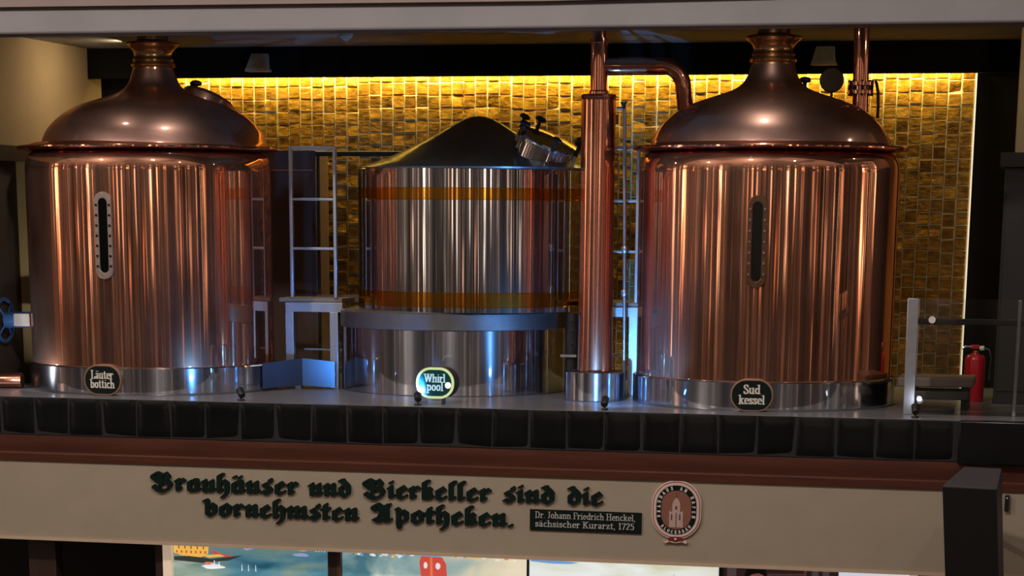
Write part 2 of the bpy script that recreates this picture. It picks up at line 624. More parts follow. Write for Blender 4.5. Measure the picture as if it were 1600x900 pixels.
def smooth_path(p, sub=4):
    if len(p) < 4:
        return p
    closed = p[0] == p[-1]
    out = []
    n = len(p)
    for i in range(n - 1):
        p0 = p[i - 1] if i > 0 else (p[-2] if closed else p[0])
        p3 = p[i + 2] if i + 2 < n else (p[1] if closed else p[-1])
        p1, p2 = p[i], p[i + 1]
        for k in range(sub):
            s = k / sub
            out.append(tuple(.5 * ((2 * p1[d]) + (p2[d] - p0[d]) * s + (2 * p0[d] - 5 * p1[d] + 4 * p2[d] - p3[d]) * s * s
                                   + (3 * p1[d] - p0[d] - 3 * p2[d] + p3[d]) * s ** 3) for d in (0, 1)))
    out.append(p[-1])
    return out


def nib_shape(w, h, ang):
    a = radians(ang)
    return [(x * cos(a) - y * sin(a), x * sin(a) + y * cos(a)) for x, y in ((-w / 2, -h / 2), (w / 2, -h / 2), (w / 2, h / 2), (-w / 2, h / 2))]


def stroke_glyph(mb, strokes, M, sx, sy, ox, oy, nib, depth, curve=True):
    k = 0
    for st in strokes:
        p = smooth_path(st) if curve else st
        if len(p) == 1:
            p = [p[0], p[0]]
        for a, b in zip(p, p[1:]):
            pts = [((q[0] + n[0]) * sx + ox, (q[1] + n[1]) * sy + oy) for q in (a, b) for n in nib]
            mb.prism(hull(pts), M, 0, depth * (1 + .004 * k))
            k += 1


def minim(x):
    return [[(x - .13, .80), (x, .92)], [(x, .90), (x, .10)], [(x, .08), (x + .13, .20)]]


FRAK = {
    'n': (.92, minim(.22) + minim(.66) + [[(.24, .70), (.60, .94)]]),
    'u': (.92, minim(.22) + minim(.66) + [[(.26, .06), (.62, .28)]]),
    'm': (1.36, minim(.22) + minim(.66) + minim(1.10) + [[(.24, .70), (.60, .94)], [(.70, .70), (1.04, .94)]]),
    'i': (.48, minim(.22) + [[(.20, 1.24), (.26, 1.28)]]),
    'r': (.74, minim(.22) + [[(.26, .72), (.46, .94)], [(.44, .92), (.60, .82)]]),
    'a': (.92, minim(.66) + [[(.46, .94), (.20, .72)], [(.19, .74), (.19, .20)], [(.17, .16), (.36, .06)], [(.36, .06), (.62, .30)], [(.22, .80), (.62, .94)]]),
    'e': (.78, [[(.20, .76), (.20, .20)], [(.18, .16), (.38, .05)], [(.38, .05), (.62, .24)], [(.20, .74), (.44, .94)], [(.42, .94), (.58, .76)], [(.56, .74), (.24, .48)]]),
    'h': (.90, [[(.42, 1.42), (.26, 1.40), (.20, 1.26), (.20, 1.0)], [(.20, 1.2), (.20, .10)], [(.20, .06), (.32, .18)], [(.24, .70), (.50, .94)], [(.48, .94), (.68, .76)], [(.68, .76), (.68, .16), (.60, -.12), (.38, -.36)]]),
    's': (.80, [[(.60, 1.16), (.62, 1.0), (.46, .94)], [(.48, .96), (.20, .74)], [(.20, .76), (.30, .58), (.54, .46), (.62, .28)], [(.62, .30), (.42, .06)], [(.44, .06), (.12, .18)]]),
    'd': (.88, [[(.14, 1.26), (.34, 1.30)], [(.24, 1.28), (.48, 1.08), (.66, .82), (.66, .26)], [(.66, .26), (.42, .05)], [(.44, .05), (.19, .20)], [(.19, .18), (.19, .72)], [(.18, .72), (.40, .94)], [(.36, .92), (.62, .84)]]),
    'k': (.80, [[(.44, 1.42), (.26, 1.40), (.20, 1.26), (.20, 1.0)], [(.20, 1.2), (.20, .10)], [(.20, .06), (.32, .16)], [(.24, .68), (.46, .88)], [(.44, .90), (.58, .76)], [(.56, .74), (.22, .56)], [(.36, .58), (.56, .40), (.54, .14)], [(.52, .10), (.66, .20)]]),
    'l': (.52, [[(.42, 1.42), (.26, 1.40), (.20, 1.26), (.20, 1.0)], [(.20, 1.2), (.20, .12)], [(.18, .08), (.36, .20)]]),
    'v': (.88, [[(.0, 1.20), (.16, 1.24), (.22, 1.08), (.20, .90)], [(.20, 1.0), (.20, .20)], [(.18, .18), (.42, .05)], [(.42, .05), (.66, .26)], [(.66, .26), (.66, .78)], [(.66, .76), (.46, .94)], [(.26, .74), (.48, .92)]]),
    'o': (.88, [[(.20, .76), (.20, .20)], [(.18, .18), (.42, .05)], [(.42, .05), (.66, .24)], [(.66, .22), (.66, .78)], [(.66, .76), (.44, .94)], [(.20, .72), (.46, .94)]]),
    't': (.58, [[(.28, 1.24), (.22, 1.06)], [(.22, 1.10), (.22, .14)], [(.20, .10), (.40, .20)], [(.04, .86), (.46, .90)]]),
    'p': (.90, [[(.10, 1.10), (.24, 1.0)], [(.22, 1.02), (.22, -.20)], [(.22, -.16), (.28, -.40)], [(.24, .70), (.48, .94)], [(.46, .94), (.68, .76)], [(.68, .78), (.68, .24)], [(.68, .26), (.44, .06)], [(.46, .06), (.20, .16)]]),
    'B': (1.36, [[(.20, .86), (.02, 1.00), (.04, 1.24), (.26, 1.38), (.48, 1.28)], [(.48, 1.30), (.54, 1.0), (.50, .40)], [(.50, .42), (.34, .22), (.08, .22)], [(.30, 1.12), (.34, .70)],
                 [(.52, 1.20), (.84, 1.38)], [(.82, 1.38), (1.00, 1.16), (.96, .94), (.66, .76)], [(.66, .78), (1.02, .66), (1.10, .40), (.92, .12)], [(.94, .14), (.66, -.02), (.36, .04), (.06, .34)]]),
    'A': (1.30, [[(.22, .94), (.02, 1.04), (.06, 1.28), (.30, 1.38), (.52, 1.20)], [(.52, 1.22), (.54, .82), (.40, .44)], [(.42, .46), (.24, .22), (.06, .20)], [(.08, .22), (.34, .06), (.56, .16)],
                 [(.54, 1.10), (.80, 1.36)], [(.98, 1.40), (.84, 1.32), (.82, 1.0)], [(.84, 1.24), (.84, .14)], [(.82, .08), (1.04, .22)], [(.42, .58), (.82, .66)]]),
    '.': (.40, [[(.16, .06), (.20, .12)]]),
}
FRAK['ä'] = (FRAK['a'][0], FRAK['a'][1] + [[(.22, 1.26), (.27, 1.29)], [(.56, 1.26), (.61, 1.29)]])


def S(x, y, l=.24):
    return [(x - l / 2, y), (x + l / 2, y)]


def arc(cx, cy, rx, ry, a0, a1, n=9):
    return [(cx + rx * cos(radians(a0 + (a1 - a0) * i / n)), cy + ry * sin(radians(a0 + (a1 - a0) * i / n))) for i in range(n + 1)]


XH = .66


def rstem(x, y0=0.0, y1=XH, foot=True, head=True):
    out = [[(x, y0), (x, y1)]]
    if foot:
        out.append(S(x, y0 + .02))
    if head:
        out.append([(x - .15, y1 - .02), (x, y1 - .02)])
    return out


ROM = {
    'a': (.56, [arc(.24, .47, .16, .17, 150, 0, 6) + [(.40, .05)], [(.40, .38), (.20, .34), (.10, .17), (.18, .03), (.30, .05), (.40, .18)], [(.40, .06), (.52, .03)]]),
    'b': (.62, rstem(.12, 0, 1.0, False) + [arc(.32, .33, .20, .31, 150, -150, 12)]),
    'c': (.54, [arc(.30, .33, .20, .31, 45, 315, 12)]),
    'd': (.64, rstem(.50, 0, 1.0, False) + [[(.50, .02), (.62, .02)], arc(.30, .33, .20, .31, 30, 330, 12)]),
    'e': (.56, [arc(.30, .33, .21, .31, 0, 310, 12), [(.10, .36), (.50, .36)]]),
    'h': (.66, rstem(.13, 0, 1.0) + [[(.13, .42), (.28, .63), (.44, .58), (.50, .42), (.50, .02)], S(.50, .02)]),
    'i': (.32, rstem(.16) + [[(.15, .90), (.17, .90)]]),
    'k': (.64, rstem(.13, 0, 1.0) + [[(.14, .28), (.46, .62)], S(.48, .64), [(.26, .38), (.52, .03)], S(.54, .02)]),
    'l': (.32, rstem(.16, 0, 1.0)),
    'm': (.98, rstem(.13) + [[(.13, .42), (.27, .63), (.42, .58), (.47, .42), (.47, .02)], S(.47, .02), [(.47, .42), (.62, .63), (.76, .58), (.81, .42), (.81, .02)], S(.81, .02)]),
    'n': (.66, rstem(.13) + [[(.13, .42), (.28, .63), (.44, .58), (.50, .42), (.50, .02)], S(.50, .02)]),
    'o': (.60, [arc(.30, .33, .21, .31, 0, 360, 16)]),
    'p': (.64, rstem(.13, -.28, XH) + [arc(.33, .33, .20, .31, 150, -150, 12)]),
    'r': (.48, rstem(.13) + [[(.13, .40), (.24, .60), (.36, .63), (.42, .54)]]),
    's': (.48, [[(.40, .50), (.34, .62), (.18, .63), (.09, .50), (.22, .36), (.38, .24), (.38, .10), (.26, .02), (.12, .05), (.07, .18)]]),
    't': (.42, [[(.18, .86), (.18, .12), (.24, .03), (.38, .10)], [(.05, .64), (.36, .64)]]),
    'u': (.66, [[(.13, .64), (.13, .18), (.22, .03), (.38, .05), (.50, .22)], [(.02, .64), (.13, .64)]] + rstem(.50, 0, XH, False) + [[(.50, .02), (.62, .02)]]),
    'z': (.52, [[(.08, .63), (.44, .63)], [(.42, .62), (.10, .04)], [(.08, .03), (.46, .03)], [(.46, .03), (.47, .16)], [(.08, .63), (.07, .50)]]),
    'A': (.80, [[(.10, .02), (.38, 1.0)], [(.38, 1.0), (.66, .02)], [(.22, .36), (.56, .36)], S(.10, .02), S(.66, .02)]),
    'B': (.72, [[(.15, 0), (.15, 1)], [(.05, .98), (.36, .98), (.52, .88), (.52, .66), (.36, .53), (.18, .53)], [(.30, .53), (.50, .47), (.60, .28), (.50, .06), (.30, .02), (.05, .02)]]),
    'C': (.76, [arc(.40, .50, .30, .49, 40, 320, 14)]),
    'D': (.80, [[(.15, 0), (.15, 1)], [(.04, .98), (.36, .98), (.58, .86), (.66, .50), (.58, .14), (.36, .02), (.04, .02)]]),
    'E': (.68, [[(.15, 0), (.15, 1)], [(.05, .98), (.56, .98)], [(.15, .52), (.46, .52)], [(.05, .02), (.58, .02)], [(.58, .02), (.59, .2)], [(.56, .98), (.56, .82)]]),
    'F': (.62, [[(.15, 0), (.15, 1)], [(.05, .98), (.56, .98)], [(.15, .52), (.44, .52)], S(.15, .02, .3), [(.56, .98), (.56, .80)]]),
    'H': (.84, [[(.15, 0), (.15, 1)], [(.66, 0), (.66, 1)], [(.15, .52), (.66, .52)], S(.15, .02, .3), S(.15, .98, .3), S(.66, .02, .3), S(.66, .98, .3)]),
    'J': (.48, [[(.28, 1.0), (.28, .20), (.20, .02), (.08, .02)], S(.28, .98, .3)]),
    'K': (.80, [[(.15, 0), (.15, 1)], [(.16, .42), (.60, .98)], [(.30, .58), (.64, .02)], S(.15, .02, .3), S(.15, .98, .3), S(.62, .98, .26), S(.66, .02, .26)]),
    'L': (.66, [[(.15, 0), (.15, 1)], S(.15, .98, .3), [(.04, .02), (.56, .02)], [(.57, .02), (.58, .24)]]),
    'M': (.96, [[(.13, 0), (.13, 1)], [(.13, 1), (.44, .08)], [(.44, .08), (.76, 1)], [(.76, 0), (.76, 1)], S(.13, .02), S(.76, .02)]),
    'N': (.84, [[(.13, 0), (.13, 1)], [(.13, 1), (.66, 0)], [(.66, 0), (.66, 1)], S(.13, .02), S(.66, .98)]),
    'O': (.84, [arc(.42, .50, .32, .48, 0, 360, 18)]),
    'R': (.78, [[(.15, 0), (.15, 1)], [(.05, .98), (.38, .98), (.54, .86), (.54, .64), (.38, .50), (.16, .50)], [(.34, .50), (.66, .02)], S(.15, .02, .3)]),
    'S': (.62, [[(.50, .76), (.46, .94), (.28, .99), (.11, .86), (.14, .66), (.32, .52), (.50, .36), (.50, .14), (.34, .01), (.14, .05), (.08, .26)]]),
    'U': (.82, [[(.15, 1), (.15, .30), (.26, .04), (.50, .03), (.64, .28), (.64, 1)], S(.15, .98, .28), S(.64, .98, .26)]),
    'W': (1.08, [[(.08, .98), (.30, .04)], [(.30, .04), (.52, .92)], [(.52, .92), (.74, .04)], [(.74, .04), (.96, .98)], S(.08, .98, .26), S(.96, .98, .24), S(.50, .98, .22)]),
    '1': (.44, [[(.22, 0), (.22, 1)], [(.08, .86), (.22, .98)], S(.22, .02, .3)]),
    '7': (.52, [[(.06, .96), (.48, .96)], [(.46, .94), (.18, 0)], [(.07, .96), (.06, .80)]]),
    '2': (.54, [[(.09, .76), (.16, .95), (.34, .97), (.44, .80), (.36, .52), (.08, .05)], [(.07, .04), (.47, .04)]]),
    '5': (.54, [[(.14, .96), (.46, .96)], [(.14, .96), (.12, .56)], [(.12, .56), (.30, .62), (.44, .46), (.42, .14), (.26, .01), (.08, .08)]]),
    '.': (.26, [[(.12, .04), (.14, .04)]]),
    ',': (.26, [[(.13, .05), (.10, -.12)]]),
    ' ': (.30, []),
}
ROM['ä'] = (ROM['a'][0], ROM['a'][1] + [[(.15, .88), (.16, .88)], [(.36, .88), (.37, .88)]])
ROM['Ä'] = (ROM['A'][0], ROM['A'][1] + [[(.24, 1.2), (.25, 1.2)], [(.5, 1.2), (.51, 1.2)]])


def text_width(txt, font, sp):
    return sum(font[c][0] + sp for c in txt) - sp


def rom_line(mb, txt, M, x0, x1, y, h, depth, nib, sp=.04):
    w = text_width(txt, ROM, sp)
    sx = (x1 - x0) / w
    x = x0
    for c in txt:
        stroke_glyph(mb, ROM[c][1], M, sx, h, x, y, nib, depth)
        x += (ROM[c][0] + sp) * sx


FACE = lambda y: frame_at((0, y, 0), (0, -1, 0))      # a surface that faces the hall; local X = world X, local Y = world Z

# ------------------------------------------------------------------ the setting
ZT = 3.2          # top of the ledge on which the brewhouse stands
YF = 17.3         # face of the ledge

struct('floor', MB().box(-12, 12, -6, 24, -.1, 0), pm('hall_floor', (70, 48, 36), .35, 0, .15, 2), 'brown floor of the hall below the brewhouse', 'floor')
struct('floor_upper', MB().box(-4.8, 5.2, YF + .02, 21.0, ZT - .25, ZT), ledge_top, 'grey slab floor the copper kettles stand on', 'floor')

# ledge face: a course of black glazed tiles, each cushioned
mb = MB()
mb.cur = 0
mb.box(-5.2, 3.44, YF + .012, YF + .03, 2.905, ZT - .004)
mb.cur = 1
x = -5.2
pitch = .287
while x < 3.40:
    x0, x1 = x + .006, min(x + pitch - .006, 3.43)
    z0, z1 = 2.915, ZT - .003
    nx, nz = 12, 12
    g = []
    tx, tz = random.uniform(-.004, .004), random.uniform(-.004, .004)
    for i in range(nx + 1):
        for j in range(nz + 1):
            u, v = i / nx * 2 - 1, j / nz * 2 - 1
            bul = .010 * (1 - abs(u) ** 7) * (1 - abs(v) ** 7)
            g.append((x0 + (x1 - x0) * i / nx, YF + .012 - bul + tx * u + tz * v, z0 + (z1 - z0) * j / nz))
    fs = [(i * (nz + 1) + j, (i + 1) * (nz + 1) + j, (i + 1) * (nz + 1) + j + 1, i * (nz + 1) + j + 1) for i in range(nx) for j in range(nz)]
    mb.add(g, fs)
    x += pitch
struct('trim_1', mb, [grout_dark, tile_black], 'course of black glazed tiles along the front of the ledge', 'ledge')
mb = MB()
mb.box(3.44, 5.2, YF - .06, YF + .03, 2.89, ZT + .005)
struct('trim_2', mb, tile_black, 'darker projecting tile block at the right end of the ledge', 'ledge', .012)
mb = MB()
mb.prism([(YF + .25, 2.90), (YF - .005, 2.90), (YF + .0, 2.80), (YF + .015, 2.775), (YF + .015, 2.765), (YF + .002, 2.755), (YF + .012, 2.70), (YF + .25, 2.70)],
         Matrix(((0, 0, 1, 0), (1, 0, 0, 0), (0, 1, 0, 0), (0, 0, 0, 1))), -5.2, 5.2)
struct('trim_3', mb, wood, 'red brown wooden moulding under the black tiles', 'moulding')
struct('wall_front', MB().box(-5.2, 5.2, YF + .03, YF + .28, 2.085, 2.70), cream, 'cream fascia that carries the green blackletter words', 'wall')
struct('trim_4', MB().box(-5.2, 5.2, YF + .015, YF + .30, 2.065, 2.087), cream_lip, 'pale lip along the lower edge of the cream fascia', 'moulding')
# room of the brewhouse
struct('wall_left', MB().box(-4.8, -4.6, 17.6, 21.0, ZT, 6.05), beige_wall, 'beige plaster side wall left of the copper kettle', 'wall')
struct('wall_back', MB().box(-4.6, 5.2, 20.86, 21.0, ZT, 6.05), black_wall, 'black back wall behind the gold tiles', 'wall')
struct('wall_right', MB().box(3.665, 5.2, 19.3, 20.86, ZT, 6.05), beige_wall, 'beige wall pier at the far right edge', 'wall', .01)
struct('ceiling', MB().box(-4.8, 5.2, 17.1, 21.0, 6.05, 6.15), ceil_paint, 'grey ceiling over the brewhouse', 'ceiling')
mb = MB()
mb.box(-4.6, 3.7, 20.56, 20.62, 5.79, 6.05)
struct('trim_5', mb, black_wall, 'black soffit board above the gold tiles', 'soffit')
# the gallery edge above
mb = MB()
n = 40
for k in range(n):
    xa, xb = -5.4 + 10.8 * k / n, -5.4 + 10.8 * (k + 1) / n
    for (za, zb, y0) in ((5.905, 6.09, 17.0),):
        mb.box(xa, xb, y0, 17.3, za, zb)
mb = MB().box(-5.4, 5.4, 17.0, 17.3, 5.905, 6.30)
struct('trim_6', mb, beam_paint, 'grey painted beam of the gallery along the top', 'beam', .02)
mb = MB()
mb.prism([(-5.4, 6.098), (-3.0, 6.095), (0.4, 6.085), (2.0, 6.10), (3.0, 6.16), (5.4, 6.3), (5.4, 6.6), (-5.4, 6.6)], FACE(16.98), -.3, .03)
struct('trim_7', mb, beam_paint2, 'taupe upper step of the gallery beam', 'beam')
# left wainscot
mb = MB()
mb.box(-4.6, -4.57, 17.7, 20.85, ZT, 5.05)
struct('baseboard_left', mb, dim_wall, 'dark wainscot on the beige side wall at left', 'wainscot')
mb = MB().box(-4.6, -4.50, 17.7, 20.6, 5.03, 5.155)
struct('trim_8', mb, cab_dark, 'dark rail capping the wainscot at left', 'rail')
mb = MB().box(-4.598, -4.42, 18.9, 19.05, ZT, 5.03)
struct('trim_9', mb, beige_strip, 'ochre vertical post behind the left copper kettle', 'post')

# gold tile panel
mb = MB()
mb.cur = 0
mb.box(-3.92, 3.27, 20.80, 20.86, ZT, 5.97)
mb.cur = 1
P = .108
col_n = int((3.27 + 3.92) / P)
off_run = 0.0
for i in range(col_n):
    x0 = 3.268 - (i + 1) * P
    if random.random() < .14:
        off_run = random.choice((0, 0, .3, -.2, .5)) * P
    z = 5.97 + random.uniform(-.004, .004) - (abs(off_run) if random.random() < .7 else 0)
    jx = random.uniform(-.003, .003)
    while z > ZT:
        hgt = P * random.choice((1, 1, 1, 1, 1, .97, 1.04))
        z0, z1 = max(z - hgt + .0045, ZT), z - .0045
        if z1 - z0 > .02:
            xa, xb = x0 + .0045 + jx, x0 + P - .0045 + jx
            yb = 20.80
            yf = 20.80 - .0085 - random.uniform(0, .003)
            a, b = random.gauss(0, .0014), random.gauss(0, .0036)
            e = .005
            vs = [(xa, yb, z0), (xb, yb, z0), (xb, yb, z1), (xa, yb, z1),
                  (xa + e, yf - a - b, z0 + e), (xb - e, yf + a - b, z0 + e), (xb - e, yf + a + b, z1 - e), (xa + e, yf - a + b, z1 - e)]
            mb.add(vs, [(4, 5, 6, 7), (0, 1, 5, 4), (1, 2, 6, 5), (2, 3, 7, 6), (3, 0, 4, 7)])
        z -= hgt
gold = struct('wall_gold', mb, [gold_grout, gold_tile], 'wall of uneven gold glazed tiles behind the kettles', 'tiled wall')
for p in gold.data.polygons:
    p.use_smooth = False
tag(MB().box(3.272, 3.282, 20.775, 20.80, ZT, 5.80).build('led_line', led_white), 'thin white light line down the right edge of the gold tiles', 'light strip')
tag(MB().box(-3.9, 3.27, 20.755, 20.775, 5.835, 5.850).build('led_line', led_gold), 'yellow light line along the top of the gold tiles', 'light strip')


# ------------------------------------------------------------------ brew kettles
def on_cyl(cx, cy, r, deg, z):
    a = radians(deg)
    n = Vector((sin(a), -cos(a), 0))
    return frame_at(Vector((cx, cy, z)) + n * r, n)


def knob(name, p, d, ht, hw, parent, mat=iron_black):
    """a T-shaped clamping knob standing along d"""
    p, d = Vector(p), Vector(d).normalized()
    m = MB()
    m.cyl(p - d * .03, p + d * ht * .75, hw * .42, hw * .34, 12)
    side = d.cross(Vector((0, 1, 0))).normalized()
    q = p + d * ht * .86
    m.tube([q - side * hw - d * ht * .06, q - side * hw * .6, q, q + side * hw * .6, q + side * hw - d * ht * .06],
           [hw * .26, hw * .44, hw * .54, hw * .44, hw * .26], 12)
    return m.build(name, mat, parent)


def kettle(cx, cy, label, dx, frame_mat, sight_deg, sight_z, lines, plaque_deg, knob_kind):
    root = thing('brew_kettle', (cx, cy, ZT), label, 'brew kettle', 'copper brew kettles on the ledge')
    T = Matrix.Translation((cx, cy, 0))
    MB().lathe([(0, 5.10), (.915, 5.10), (.935, 5.094), (.953, 5.083), (.969, 5.068), (.982, 5.048), (.992, 5.022), (.998, 4.99), (1.0, 4.955), (1.0, 4.94), (1.0, 3.425), (1.0, 3.415), (.99, 3.40), (0, 3.40)], 128, T).build('body', copper_body, root)
    MB().lathe([(0, 3.415), (1.018, 3.415), (1.026, 3.408), (1.026, 3.40), (1.026, 3.22), (1.026, 3.212), (1.02, 3.2), (0, 3.2)], 128, T).build('base_ring', steel, root)
    # the rolled flange lip between body and dome
    MB().lathe([(.90, 5.098), (.985, 5.102), (1.02, 5.110), (1.050, 5.113), (1.058, 5.120), (1.058, 5.130), (1.050, 5.137), (1.0, 5.142), (.95, 5.152), (.91, 5.165), (.90, 5.098)], 128, T).build('flange', copper_trim, root)
    T2 = Matrix.Translation((cx + dx, cy, 0))
    dome = MB().lathe([(.93, 5.12), (.925, 5.15), (.916, 5.175), (.902, 5.21), (.885, 5.245), (.862, 5.28), (.835, 5.31), (.80, 5.345), (.755, 5.382), (.70, 5.415), (.64, 5.448),
                       (.56, 5.478), (.48, 5.503), (.40, 5.527), (.335, 5.549), (.285, 5.570), (.25, 5.591), (.222, 5.617), (.200, 5.65), (.186, 5.685), (.175, 5.72), (.168, 5.745), (0, 5.745)], 128, T2).build('dome', copper_dome, root)
    MB().lathe([(0, 5.74), (.166, 5.742), (.164, 5.76), (.174, 5.768), (.180, 5.782), (.174, 5.796), (.160, 5.803), (.158, 5.812), (.165, 5.822), (.158, 5.832), (.152, 5.845), (.153, 5.868), (.162, 5.890),
                (.180, 5.908), (.200, 5.922), (.212, 5.942), (.206, 5.956), (.180, 5.962), (.135, 5.966), (.125, 5.975), (.122, 6.0), (.122, 6.04), (0, 6.04)], 64, T2).build('chimney_collar', bronze, root)
    # sight glass
    M = on_cyl(cx, cy, 1.0, sight_deg, sight_z)
    o, i = stadium(.073, .335, .073), stadium(.036, .285, .036)
    sg = MB().ringprism(o, i, M, -.012, .022).build('sight_glass', frame_mat, root, bevel=.004)
    m = MB()
    m.prism(stadium(.038, .287, .038), M, -.012, .010)
    m.build('pane', dark_glass, sg)
    for k in range(7):
        for s in (-1, 1):
            zc = -.235 + k * .078
            m = MB()
            m.lathe([(0, .030), (.008, .030), (.0105, .026), (.0105, .020), (0, .020)], 10, M @ Matrix.Translation((s * .0545, zc, 0)))
            m.build('bolt', bolt_dark if frame_mat is steel_frame else chrome, sg)
    # oval name plaque on the base ring
    M = on_cyl(cx, cy, 1.026, plaque_deg, 3.322)
    hw, hh, r = (.140, .112, .108) if len(lines[0]) > 4 else (.160, .120, .116)
    pl = MB().prism(stadium(hw, hh, r), M, -.02, .022).build('name_plaque', pink_rim, root, bevel=.003)
    MB().prism(stadium(hw - .012, hh - .012, r - .012), M, .0, .0245).build('plaque_face', sign_green, pl)
    nib = nib_shape(.20, .06, 0)
    tm = MB()
    for (txt, xa, xb, y) in lines:
        rom_line(tm, txt, M @ Matrix.Translation((0, 0, .0245)), xa, xb, y, .066, .003, nib)
    tm.build('plaque_lettering', white_letter, pl, smooth=False)
    return root, T2


lk, T2 = kettle(-3.28, 18.66, 'left copper brew kettle, its pale bolted sight glass above a plaque reading Läuter bottich', .065, steel_frame, .7, 4.441,
                [('Läuter', -.094, .094, .010), ('bottich', -.102, .104, -.062)], -1.4, 'left')
rk, T3 = kettle(1.835, 18.66, 'copper brew kettle at right with a dark sight glass and plaque reading Sud kessel', .0, copper_frame, 2.9, 4.438,
                [('Sud', -.062, .062, .012), ('kessel', -.094, .098, -.064)], 2.88, 'right')


def dome_frame(cx, cy, r, z, deg, slope):
    """frame whose local Z is the outward normal of a dome that falls at the given slope"""
    a = radians(deg)
    rad = Vector((cos(a), sin(a), 0))
    s = radians(slope)
    nrm = rad * sin(s) + Vector((0, 0, 1)) * cos(s)
    q = nrm.to_track_quat('Z', 'Y').to_matrix().to_4x4()
    q.translation = Vector((cx, cy, z)) + rad * r
    return q


# hatch lid on the back of the left dome with its knob and handle
M = dome_frame(-3.215, 18.66, .46, 5.50, 38, 24)
hl = MB().lathe([(0, .085), (.10, .080), (.19, .060), (.225, .035), (.23, .0), (.23, -.06), (0, -.06)], 40, M).build('hatch_lid', copper_dome, lk)
kp = M @ Vector((.08, -.02, .07))
knob('hatch_knob', (-2.955, 18.93, 5.555), (.02, 0, 1), .115, .048, hl)
MB().tube([(-2.84, 18.9, 5.50), (-2.835, 18.9, 5.537), (-2.80, 18.9, 5.537), (-2.765, 18.9, 5.475)], .006, 8).build('hatch_handle', iron_black, hl)
# the right dome carries a knob and a round lid seen standing open on its stem
knob('hatch_knob', (2.05, 18.95, 5.565), (.0, 0, 1), .10, .045, rk)
m = MB()
m.lathe([(0, -.016), (.088, -.016), (.094, -.008), (.094, .008), (.086, .016), (0, .018)], 40, frame_at((2.252, 19.0, 5.652), (.1, -1, .05)))
d = m.build('gauge_disc', pm('bronze_disc', (66, 52, 36), .45, .5, .1, 9), rk)
MB().cyl((2.254, 19.0, 5.46), (2.254, 19.0, 5.57), .011, seg=10).build('gauge_stem', iron_black, d)

# copper riser with bolted clamp on the right dome
t = MB().cyl((2.505, 18.75, 5.33), (2.49, 18.75, 6.04), .060, seg=28).build('riser_pipe', copper_pipe, rk)
m = MB()
m.lathe([(.06, -.045), (.098, -.043), (.098, -.018), (.07, -.014), (.07, .014), (.098, .018), (.098, .043), (.06, .045)], 28, Matrix.Translation((2.50, 18.75, 5.578)))
m.build('clamp', copper_trim, t)
for k in range(8):
    a = 2 * pi * k / 8 + .2
    MB().cyl((2.50 + .088 * cos(a), 18.75 + .088 * sin(a), 5.520), (2.50 + .088 * cos(a), 18.75 + .088 * sin(a), 5.636), .010, seg=8).build('clamp_bolt', bolt_dark, t)
t = MB().tube([(2.60, 18.82, 5.632), (2.612, 18.82, 5.62), (2.628, 18.82, 5.55), (2.632, 18.83, 5.45), (2.63, 18.84, 5.36)], .012, 8).build('cable', iron_black)
tag(t, 'black cable end standing beside the clamped copper pipe', 'cable')

# ------------------------------------------------------------------ whirlpool
WX, WY = -.68, 19.32
wp = thing('whirlpool_tank', (WX, WY, ZT), 'mirror steel tank with a dark conical lid standing between the two copper kettles', 'tank')
T = Matrix.Translation((WX, WY, 0))
MB().lathe([(0, 4.985), (.955, 4.985), (.965, 4.975), (.965, 3.86), (0, 3.86)], 128, T).build('body', steel_mirror, wp)
for z0, z1 in ((4.738, 4.822), (3.905, 4.012)):
    MB().lathe([(.96, z0 - .006), (.968, z0 - .006), (.968, z0), (.9665, z0 + .002), (.9665, z1 - .002), (.968, z1), (.968, z1 + .006), (.96, z1 + .006)], 128, T).build('band', amber_band, wp)
lid = MB().lathe([(.95, 4.968), (.978, 4.976), (.985, 4.988), (.965, 4.998), (.86, 5.032), (.755, 5.067), (.60, 5.132), (.46, 5.200), (.34, 5.262), (.25, 5.312), (.18, 5.350), (.12, 5.380), (.06, 5.399), (0, 5.405)], 128,
                 Matrix.Translation((WX + .03, WY, 0))).build('conical_lid', steel_dark, wp)
T = Matrix.Translation((-.84, 19.30, 0))
MB().lathe([(0, 3.86), (.95, 3.86), (.965, 3.845), (.965, 3.722), (.955, 3.716), (0, 3.716)], 128, T).build('plinth_rim', steel_band, wp)
MB().lathe([(0, 3.718), (.955, 3.718), (.955, 3.70), (.955, 3.22), (.955, 3.206), (.948, 3.2), (0, 3.2)], 128, T).build('plinth', steel, wp)
# tilted manway on the right of the lid
M = dome_frame(WX, WY, .60, 5.13, -38, 24)
M = Matrix.Translation((-.035, 18.97, 5.075)) @ Matrix.Rotation(radians(24), 4, 'Y') @ Matrix.Rotation(radians(9), 4, 'X')
mw = MB().lathe([(0, -.14), (.235, -.14), (.235, .095), (.252, .10), (.252, .12), (0, .12)], 56, M).build('manway_neck', chrome, wp)
MB().lathe([(.0, .12), (.255, .12), (.258, .132), (.252, .146), (.20, .153), (.10, .160), (0, .162)], 56, M).build('manway_lid', chrome, mw)
for a in (172, 130, 32, 350, 295, 225):
    p = M @ Vector((.262 * cos(radians(a)), .262 * sin(radians(a)), .02))
    q = M @ Vector((.262 * cos(radians(a)), .262 * sin(radians(a)), .175))
    sb = MB().cyl(p, q, .013, seg=10).build('swing_bolt', chrome, mw)
    knob('wing_nut', q - (q - p) * .12, q - p, .075, .042, sb)

